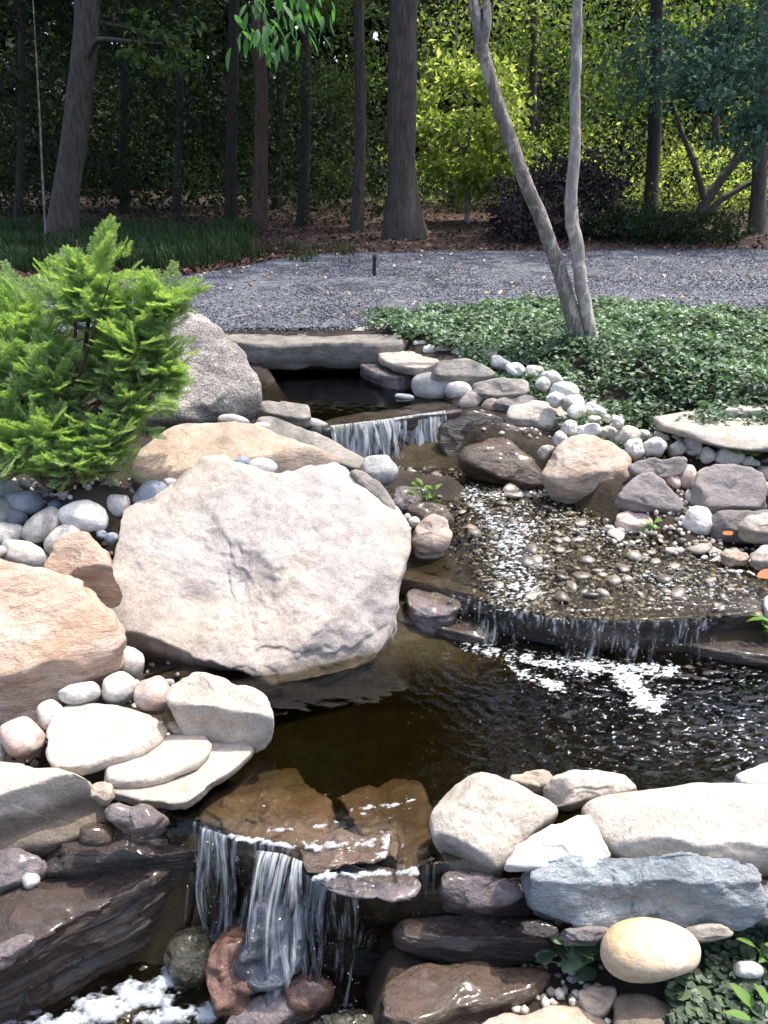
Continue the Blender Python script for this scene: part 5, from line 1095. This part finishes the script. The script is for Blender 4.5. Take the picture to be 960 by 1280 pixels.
def blades(x, y, h, r, wd=.012):
    n_ = len(x); z = terrain(x, y)[0]; a = r.uniform(0, 6.28, n_); ln = r.uniform(.1, .6, n_) * h
    B = np.stack([x, y, z], 1); s_ = np.stack([np.cos(a + 1.57), np.sin(a + 1.57), 0 * a], 1) * wd; dv = np.stack([np.cos(a), np.sin(a), 0 * a], 1)
    m_ = B + dv * ln[:, None] * .35 + np.array([0, 0, 1]) * (h * .7)[:, None]; tp = B + dv * ln[:, None] + np.array([0, 0, 1]) * (h * .92)[:, None]
    V = np.stack([B - s_, B + s_, m_ + s_ * .8, m_ - s_ * .8, tp], 1).reshape(-1, 3); i = np.arange(n_)[:, None] * 5
    return V, np.concatenate([i + np.array([0, 1, 2]), i + np.array([0, 2, 3]), i + np.array([3, 2, 4])])
n_ = 30000
x = r.uniform(-8, -1.2, n_); y = r.uniform(9.2, 14.5, n_)
_, ef = drive_edges(x); cl = pn(np.stack([x * 1.6, y * 1.6, 0 * x], 1)); kf = (y > ef + .38) & (cl > -.25) & (x < -1.9 - (y > 12) * .3 + .5 * cl)
x, y = x[kf], y[kf]
V, Fc = blades(x, y, r.uniform(.10, .34, len(x)) * (1 + .35 * pn(np.stack([x * .9, y * .9, 0 * x], 1))), r, .006)
tag(link('shade_grass', mesh_np('shade_grass', V, Fc, M['grass'], False)), 'tufted dark grass bed between the drive and the left trunks', 'grass', kind='stuff')
n_ = 1500
x = r.uniform(-2.4, -.4, n_); y = r.uniform(10.3, 12.5, n_); cl = pn(np.stack([x * 2.5, y * 2.5, 0 * x + 5], 1)); kf = cl > .1; x, y = x[kf], y[kf]
V, Fc = blades(x, y, r.uniform(.06, .16, len(x)), r, .008)
tag(link('grass_tufts', mesh_np('grass_tufts', V, Fc, M['grass'], False)), 'short grass tufts at the far margin of the gravel', 'grass', kind='stuff')
# little dark stake at the drive edge
b0 = on_z(468, 347, .03); mb = MB()
mb.add(*tube([b0 + [0, 0, -.05], b0 + [0, 0, .1], b0 + [.004, 0, .2]], [.022, .02, .02], 8)); mb.add(*tube([b0 + [.004, 0, .2], b0 + [.004, 0, .235], b0 + [.004, 0, .24]], [.028, .028, .002], 8))
M['stake'] = rockmat('dark_weathered_wood', (.02, .017, .015), (.05, .042, .036), None, strata=.2)
tag(link('marker_stake', mb.mesh('marker_stake', M['stake'], True, b0), None, b0), 'short dark marker stake at the far side of the gravel drive', 'stake')

# ---- forked tree with mottled bark on the near side of the drive
Y = 5.62
def pth(pts): return np.array([on_y(a, b, Y + dy) for a, b, dy in pts])
base = on_z(733, 432, -.02)
PL = np.vstack([base + [-.05, 0, -.08], pth([(724, 425, 0), (712, 385, 0), (700, 340, 0), (676, 272, .02), (655, 225, .03), (640, 180, .05), (622, 130, .08), (608, 80, .1), (598, 40, .12), (592, 0, .14), (575, -120, .2), (545, -300, .3)])])
PR = np.vstack([base + [.03, 0, -.08], pth([(739, 428, 0), (733, 390, 0), (724, 345, -.02), (722, 310, -.02), (714, 275, -.03), (714, 240, -.03), (719, 180, -.03), (718, 120, -.02), (721, 60, 0), (722, 0, 0), (728, -140, 0), (745, -330, .1)])])
rt = empty('forked_tree', base); tag(rt, 'forked small tree with mottled bark rising from the ground cover', 'tree')
link('trunk', mesh_np('trunk', *[q - base if j == 0 else q for j, q in enumerate(trunk_tube(PL, [v_ * .69 for v_ in (.085, .082, .076, .072, .068, .066, .064, .06, .056, .052, .05, .04, .025)], 14, .07, 1, 90))], M['bark_lichen']), rt)
link('trunk', mesh_np('trunk', *[q - base if j == 0 else q for j, q in enumerate(trunk_tube(PR, [v_ * .69 for v_ in (.075, .072, .066, .062, .066, .06, .058, .052, .048, .046, .044, .036, .022)], 14, .09, 2, 90))], M['bark_pale']), rt)
mb = MB(); mb.add(*trunk_tube(pth([(603, 60, .11), (610, 25, .1), (600, -60, .2), (640, -200, .3)]), [.03, .028, .02, .01], 8, .05, 3))
top = on_y(575, -120, Y + .2)
HB = np.array([top, [.0, 5.7, 2.62], [-.45, 5.55, 2.5], [-.68, 5.45, 2.2], [-.72, 5.42, 2.0]])
mb.add(*trunk_tube(HB, [.03, .02, .014, .009, .004], 7, .04, 4))
for e in [(-.95, 5.4, 2.12), (-.5, 5.35, 2.08), (-.62, 5.5, 1.96), (-.85, 5.5, 2.3), (-.45, 5.5, 2.3)]:
    mb.add(*trunk_tube(np.array([HB[2] + [0, 0, -.1], (HB[2] + np.array(e)) / 2 + [0, 0, .05], e]), [.008, .006, .003], 6, .03, 5))
link('limb', mb.mesh('limb', M['bark_lichen'], True, base), rt)
cr = catV(cloud((.6, 6.4, 4.8), (1.5, 1.4, 1.0), 600, .10, r, 26, .22), cloud((1.7, 5.3, 5.0), (1.0, 1.0, .8), 260, .10, r, 22, .22))
link('crown', mesh_np('crown', cr[0] - base, cr[1], M['leaf_mid'], False), rt)
# the drooping spray of large leaves, leaf by leaf
def leafmesh(L=1.0, w_=.3, seg=6, droop=.25):
    t = np.linspace(0, 1, seg + 1); wd = w_ * np.sin(t * pi) ** .8 * (1 - .25 * t); z = -droop * t ** 2
    c_ = np.stack([0 * t, t * L, z], 1); l_ = np.stack([-wd, t * L, z + wd * .25], 1); r_ = np.stack([wd, t * L, z + wd * .25], 1)
    V = np.stack([l_, c_, r_], 1).reshape(-1, 3); return V, grid_faces(3, seg + 1)
LM = [mesh_np('leaf', *leafmesh(1, w_, 6, dr), M['leaf_hang']) for w_, dr in [(.15, .15), (.18, .35), (.13, .5)]]
hb = link('hanging_branch', mesh_np('hanging_branch', *[q - base if j == 0 else q for j, q in enumerate(trunk_tube(np.array([HB[3], HB[4], [-.73, 5.4, 1.9]]), [.006, .005, .003], 6, .02, 6, 10))], M['bark_lichen']), rt)
for (cx, cy) in [(312, 5), (305, 28), (322, 48), (330, 20), (345, 40), (355, 8), (362, 30), (375, 45), (385, 15), (395, 32), (340, 62), (318, -10), (370, -8), (392, -5), (350, -20), (330, -30), (380, -30), (405, 10), (352, 55), (300, 50)]:
    for q in range(5):
        o = link('leaf', LM[int(r.integers(3))], hb, on_y(cx + r.uniform(-12, 12), cy + r.uniform(-12, 12), 5.42 + r.uniform(-.15, .15)) - base)
        s_ = r.uniform(.075, .125); o.scale = (s_, s_, s_); o.rotation_euler = (r.uniform(-1.5, -.5), r.uniform(-.5, .5), r.uniform(0, 6.28))

# ---- ground cover under the forked tree
n_ = 7000
GC = [(445, 408), (520, 398), (600, 390), (690, 384), (780, 386), (870, 395), (1000, 402), (1000, 500), (900, 505), (800, 524), (770, 524), (735, 508), (700, 478), (660, 462), (600, 446), (540, 428), (470, 415)]
x = r.uniform(-.5, 4.2, n_); y = r.uniform(4.3, 7.3, n_)
px, py = project(np.stack([x, y, 0 * x], 1)); kf = in_poly(px, py, GC) ; x, y = x[kf], y[kf]
z = terrain(x, y)[0]; hgt = .05 + .06 * (fbm(np.stack([x * 3, y * 3, 0 * x], 1), 2) + .6) ; hgt = np.clip(hgt, .03, .15)
L = []
for q in range(11):
    a = r.uniform(0, 6.28, len(x)); rad = r.uniform(.0, .05, len(x)); hz_ = hgt * r.uniform(.45, 1.1, len(x))
    P = np.stack([x + np.cos(a) * rad, y + np.sin(a) * rad, z + hz_], 1); d = np.stack([np.cos(a), np.sin(a), r.uniform(-.4, .25, len(x))], 1)
    L.append(leaves(P, r.uniform(.026, .055, len(x)), r, .62, .62, .08, d))
V, Fc = catV(*L)
gc = tag(link('ground_cover', mesh_np('ground_cover', V, Fc, M['cover'], False)), 'glossy green leafy ground cover carpeting the bank under the forked tree', 'ground cover', kind='stuff')

# ---- juniper
def spray_template(r):
    """flat feathery spray along +x, unit length"""
    V, Fc = [], []
    def strip(a, b, w_):
        a, b = np.array(a), np.array(b); d = b - a; s_ = np.cross(d, [0, 0, 1.]); s_ = s_ / (np.linalg.norm(s_) + 1e-9) * w_
        i = len(V); V.extend([a, a + d * .4 + s_ + [0, 0, w_ * .7], b, a + d * .4 - s_ + [0, 0, w_ * .7]]); Fc.extend([(i, i + 1, i + 2), (i, i + 2, i + 3)])
    for k_ in range(15):
        t = .08 + .9 * k_ / 15; c0 = np.array([t, .03 * sin(t * 5), -.08 * t * t + .06 * t])
        strip(c0 - [.05, 0, 0], c0 + [.07, 0, -.01], .012)
        for sd in (-1, 1):
            ln = .36 * (1 - t) ** .7 * r.uniform(.7, 1.2) + .05; an = radians(r.uniform(32, 52)) * sd
            d = np.array([cos(an), sin(an), r.uniform(-.1, .28)]); e = c0 + d * ln
            strip(c0, e, .009)
            for j in range(5):
                tt = .2 + .75 * j / 5; p0 = c0 + d * ln * tt
                for s2 in (-1, 1):
                    a2 = an + s2 * radians(r.uniform(28, 55)); l2 = ln * .42 * (1.1 - tt) * r.uniform(.7, 1.3) + .02
                    strip(p0, p0 + np.array([cos(a2), sin(a2), r.uniform(-.3, .5)]) * l2, .0078)
    return np.array(V), np.array(Fc)
ST = [spray_template(np.random.default_rng(60 + k_)) for k_ in range(4)]
def place_spray(mb, P, d, L, r):
    V, Fc = ST[int(r.integers(4))]
    d = d / np.linalg.norm(d); up = np.array([0, 0, 1.]) + r.normal(size=3) * .35; s_ = np.cross(up, d); s_ /= np.linalg.norm(s_); u_ = np.cross(d, s_)
    mb.add(P + (V[:, :1] * d + V[:, 1:2] * s_ + V[:, 2:] * u_) * L, Fc)
jb = on_z(70, 612, -.14); root = empty('juniper_bush', jb); tag(root, 'bright green feathery juniper bush on the left bank', 'bush')
fo = MB(); stm = MB(); r = np.random.default_rng(1234)
LOB = [(70, 470, 70, 60, 3.62, .22, 70), (95, 575, 85, 34, 3.42, .2, 60), (40, 470, 125, 110, 3.75, .42, 210), (115, 365, 52, 58, 3.75, .25, 90), (30, 545, 125, 58, 3.5, .32, 120), (165, 440, 60, 82, 3.7, .3, 110), (205, 455, 32, 62, 3.68, .2, 60), (135, 545, 50, 45, 3.5, .22, 46), (200, 375, 36, 24, 3.72, .16, 34), (20, 400, 60, 55, 3.8, .3, 60), (-60, 450, 80, 110, 3.8, .35, 70), (165, 505, 38, 38, 3.55, .2, 34)]
for cx, cy, rx, ry, Yl, dep, cnt_ in LOB:
    c0 = on_y(cx, cy, Yl); kk = Yl / F * 1.05; rad = np.array([rx * kk, dep, ry * kk]) * .86
    for q in range(int(cnt_ * 1.7)):
        d = r.normal(size=3); d /= np.linalg.norm(d)
        if d[1] > .45: d[1] = -d[1]
        P = c0 + d * rad * r.uniform(.45, .98)
        out_ = d * np.array([1, .9, .5]) + np.array([0, -.1, .52]) + r.normal(size=3) * .28
        place_spray(fo, P - out_ / np.linalg.norm(out_) * .1, out_, r.uniform(.12, .22), r)
    stm.add(*tube(np.array([jb, (jb + c0) / 2 + [r.uniform(-.1, .1), 0, -.05], c0]), [.022, .015, .006], 7))
    for q in range(5):
        e = c0 + r.normal(size=3) * rad * .5; stm.add(*tube(np.array([(jb + c0) / 2, e]), [.01, .003], 5))
for (x1, y1, x2, y2) in [(110, 360, 140, 286), (95, 370, 86, 315), (80, 380, 52, 330), (200, 380, 252, 349), (150, 350, 188, 337), (170, 420, 232, 392), (30, 380, 0, 345), (120, 350, 120, 305), (140, 345, 160, 305), (175, 500, 218, 505), (180, 540, 205, 540), (150, 580, 175, 592), (60, 590, 62, 612), (100, 590, 112, 606)]:
    Yl = 3.7 if y1 < 480 else 3.45
    a, b = on_y(x1, y1, Yl), on_y(x2, y2, Yl - .03)
    for q in range(4): place_spray(fo, a + (b - a) * q * .18 + r.normal(size=3) * .015, (b - a) + r.normal(size=3) * .025, np.linalg.norm(b - a) * (1.0 - q * .14), r)
link('foliage', fo.mesh('foliage', M['juniper'], False, jb), root)
link('stem', stm.mesh('stem', M['bark_red'], True, jb), root)

# ---- small plants, leaf by leaf
LW = [mesh_np('leaf', *leafmesh(1, w_, 5, dr), M['weed']) for w_, dr in [(.22, .2), (.3, .4)]]
LI = [mesh_np('leaf', *leafmesh(1, .42, 6, .15), M['ivy']), mesh_np('leaf', *leafmesh(1, .5, 6, .3), M['cover'])]
LR = [mesh_np('leaf', *leafmesh(1, .34, 6, -.35), M['rust'])]
def weed(name, label, px, py, z, spots, meshes, size, cat='weed', Y=None):
    b0 = on_z(px, py, z); root = empty(name, b0); tag(root, label, cat)
    mb = MB()
    for k_, (a, b) in enumerate(spots):
        e = on_y(a, b, b0[1] + r.uniform(-.03, .03))
        mb.add(*tube(np.array([b0, (b0 + e) / 2 + [0, 0, .01], e]), [.0025, .002, .001], 5))
        o = link('leaf', meshes[k_ % len(meshes)], root, e - b0); s_ = size * r.uniform(.75, 1.25); o.scale = (s_, s_, s_)
        ang = math.atan2(e[0] - b0[0], .02); o.rotation_euler = (r.uniform(-.2, .7), r.uniform(-.4, .4), -ang + r.uniform(-.5, .5) + (pi if r.random() < .35 else 0))
    link('stem', mb.mesh('stem', M['weed'], True, b0), root)
    return root
weed('fern_weed', 'bright green feathery weed growing beside the round speckled cobble', 532, 640, -.5, [(532 + r.uniform(-12, 14), 605 + r.uniform(0, 32)) for _ in range(34)], LW, .05)
weed('weed', 'tiny green sprig by the orange leaf at the stream margin', 812, 664, -.53, [(812 + r.uniform(-10, 10), 652 + r.uniform(-4, 10)) for _ in range(9)], LW, .04)
weed('weed', 'yellow green weed growing among cobbles above the large square slab', 945, 570, -.27, [(945 + r.uniform(-22, 18), 560 + r.uniform(-8, 8)) for _ in range(22)], LW, .05)
weed('weed', 'pale green weed among white cobbles below the pale flat stone', 742, 528, -.2, [(740 + r.uniform(-18, 18), 520 + r.uniform(-6, 8)) for _ in range(12)], LW, .04)
weed('weed', 'green weed at the right end of the stream ledge', 960, 800, -.72, [(957 + r.uniform(-6, 10), 782 + r.uniform(-12, 12)) for _ in range(9)], LW, .05)
weed('leafy_plant', 'broad leaved green clump left of the large cream cobble', 722, 1214, -1.08, [(695, 1192), (705, 1180), (718, 1184), (730, 1190), (742, 1200), (700, 1206), (715, 1202), (728, 1208), (748, 1188), (690, 1202), (735, 1178), (710, 1170), (745, 1212)], LI, .07, 'plant')
weed('leafy_plant', 'yellow green seedling in the lower right corner', 952, 1285, -1.04, [(945, 1262), (958, 1255), (940, 1275), (962, 1272)], LW, .07, 'plant')
weed('leafy_plant', 'yellow green seedling above the white pebble in the ground ivy', 952, 1200, -1.0, [(945, 1184), (955, 1180), (962, 1190)], LW, .06, 'plant')
for lab, a, b, z_, s_ in [('rusty orange dead leaf by the triangular slab', 832, 640, -.47, .09), ('rusty orange dead leaf on the right stream margin', 945, 726, -.55, .11), ('brownish dead leaf under the white speckled round stone', 905, 668, -.52, .08)]:
    o = link('dead_leaf', LR[0], None, on_z(a, b, z_) + [0, 0, .02]); o.scale = (s_,) * 3; o.rotation_euler = (r.uniform(-.2, .5), r.uniform(-.3, .3), r.uniform(0, 6)); tag(o, lab, 'leaf')
# ground ivy, lower right
n_ = 900
px, py = r.uniform(835, 985, n_), r.uniform(1165, 1300, n_); kf = (py - 1165 > (905 - px) * .55) & ~((abs(px - 812) < 66) & (py < 1228)); P = on_z(px[kf], py[kf], -1.03); P[:, 2] = terrain(P[:, 0], P[:, 1])[0] + r.uniform(.01, .06, len(P))
an = np.linspace(0, 2 * pi, 9)[:-1]; DISC = np.vstack([[0, -.25, 0]] + [[sin(t_) * (1 + .12 * cos(3 * t_)), -cos(t_) * (1 if abs(t_ - 0) > .1 else .45), .18 + .1 * cos(2 * t_)] for t_ in an]); DF = np.array([(0, 1 + i_, 1 + (i_ + 1) % 8) for i_ in range(8)])
Rz = rotmats(len(P), r); up_ = np.array([0, 0, 1.]); Rz = Rz * .35; 
ax_ = r.uniform(0, 6.28, len(P)); Rm = np.stack([np.cos(ax_), -np.sin(ax_), 0 * ax_, np.sin(ax_), np.cos(ax_), 0 * ax_, 0 * ax_, 0 * ax_, 1 + 0 * ax_], 1).reshape(-1, 3, 3) + Rz
V, Fc = scatter(DISC, DF, P, r.uniform(.009, .02, (len(P), 1)), Rm, .08, r)
tag(link('ground_ivy', mesh_np('ground_ivy', V, Fc, M['ivy'], False)), 'small round leaved ground ivy over gravel in the lower right corner', 'ground cover', kind='stuff')
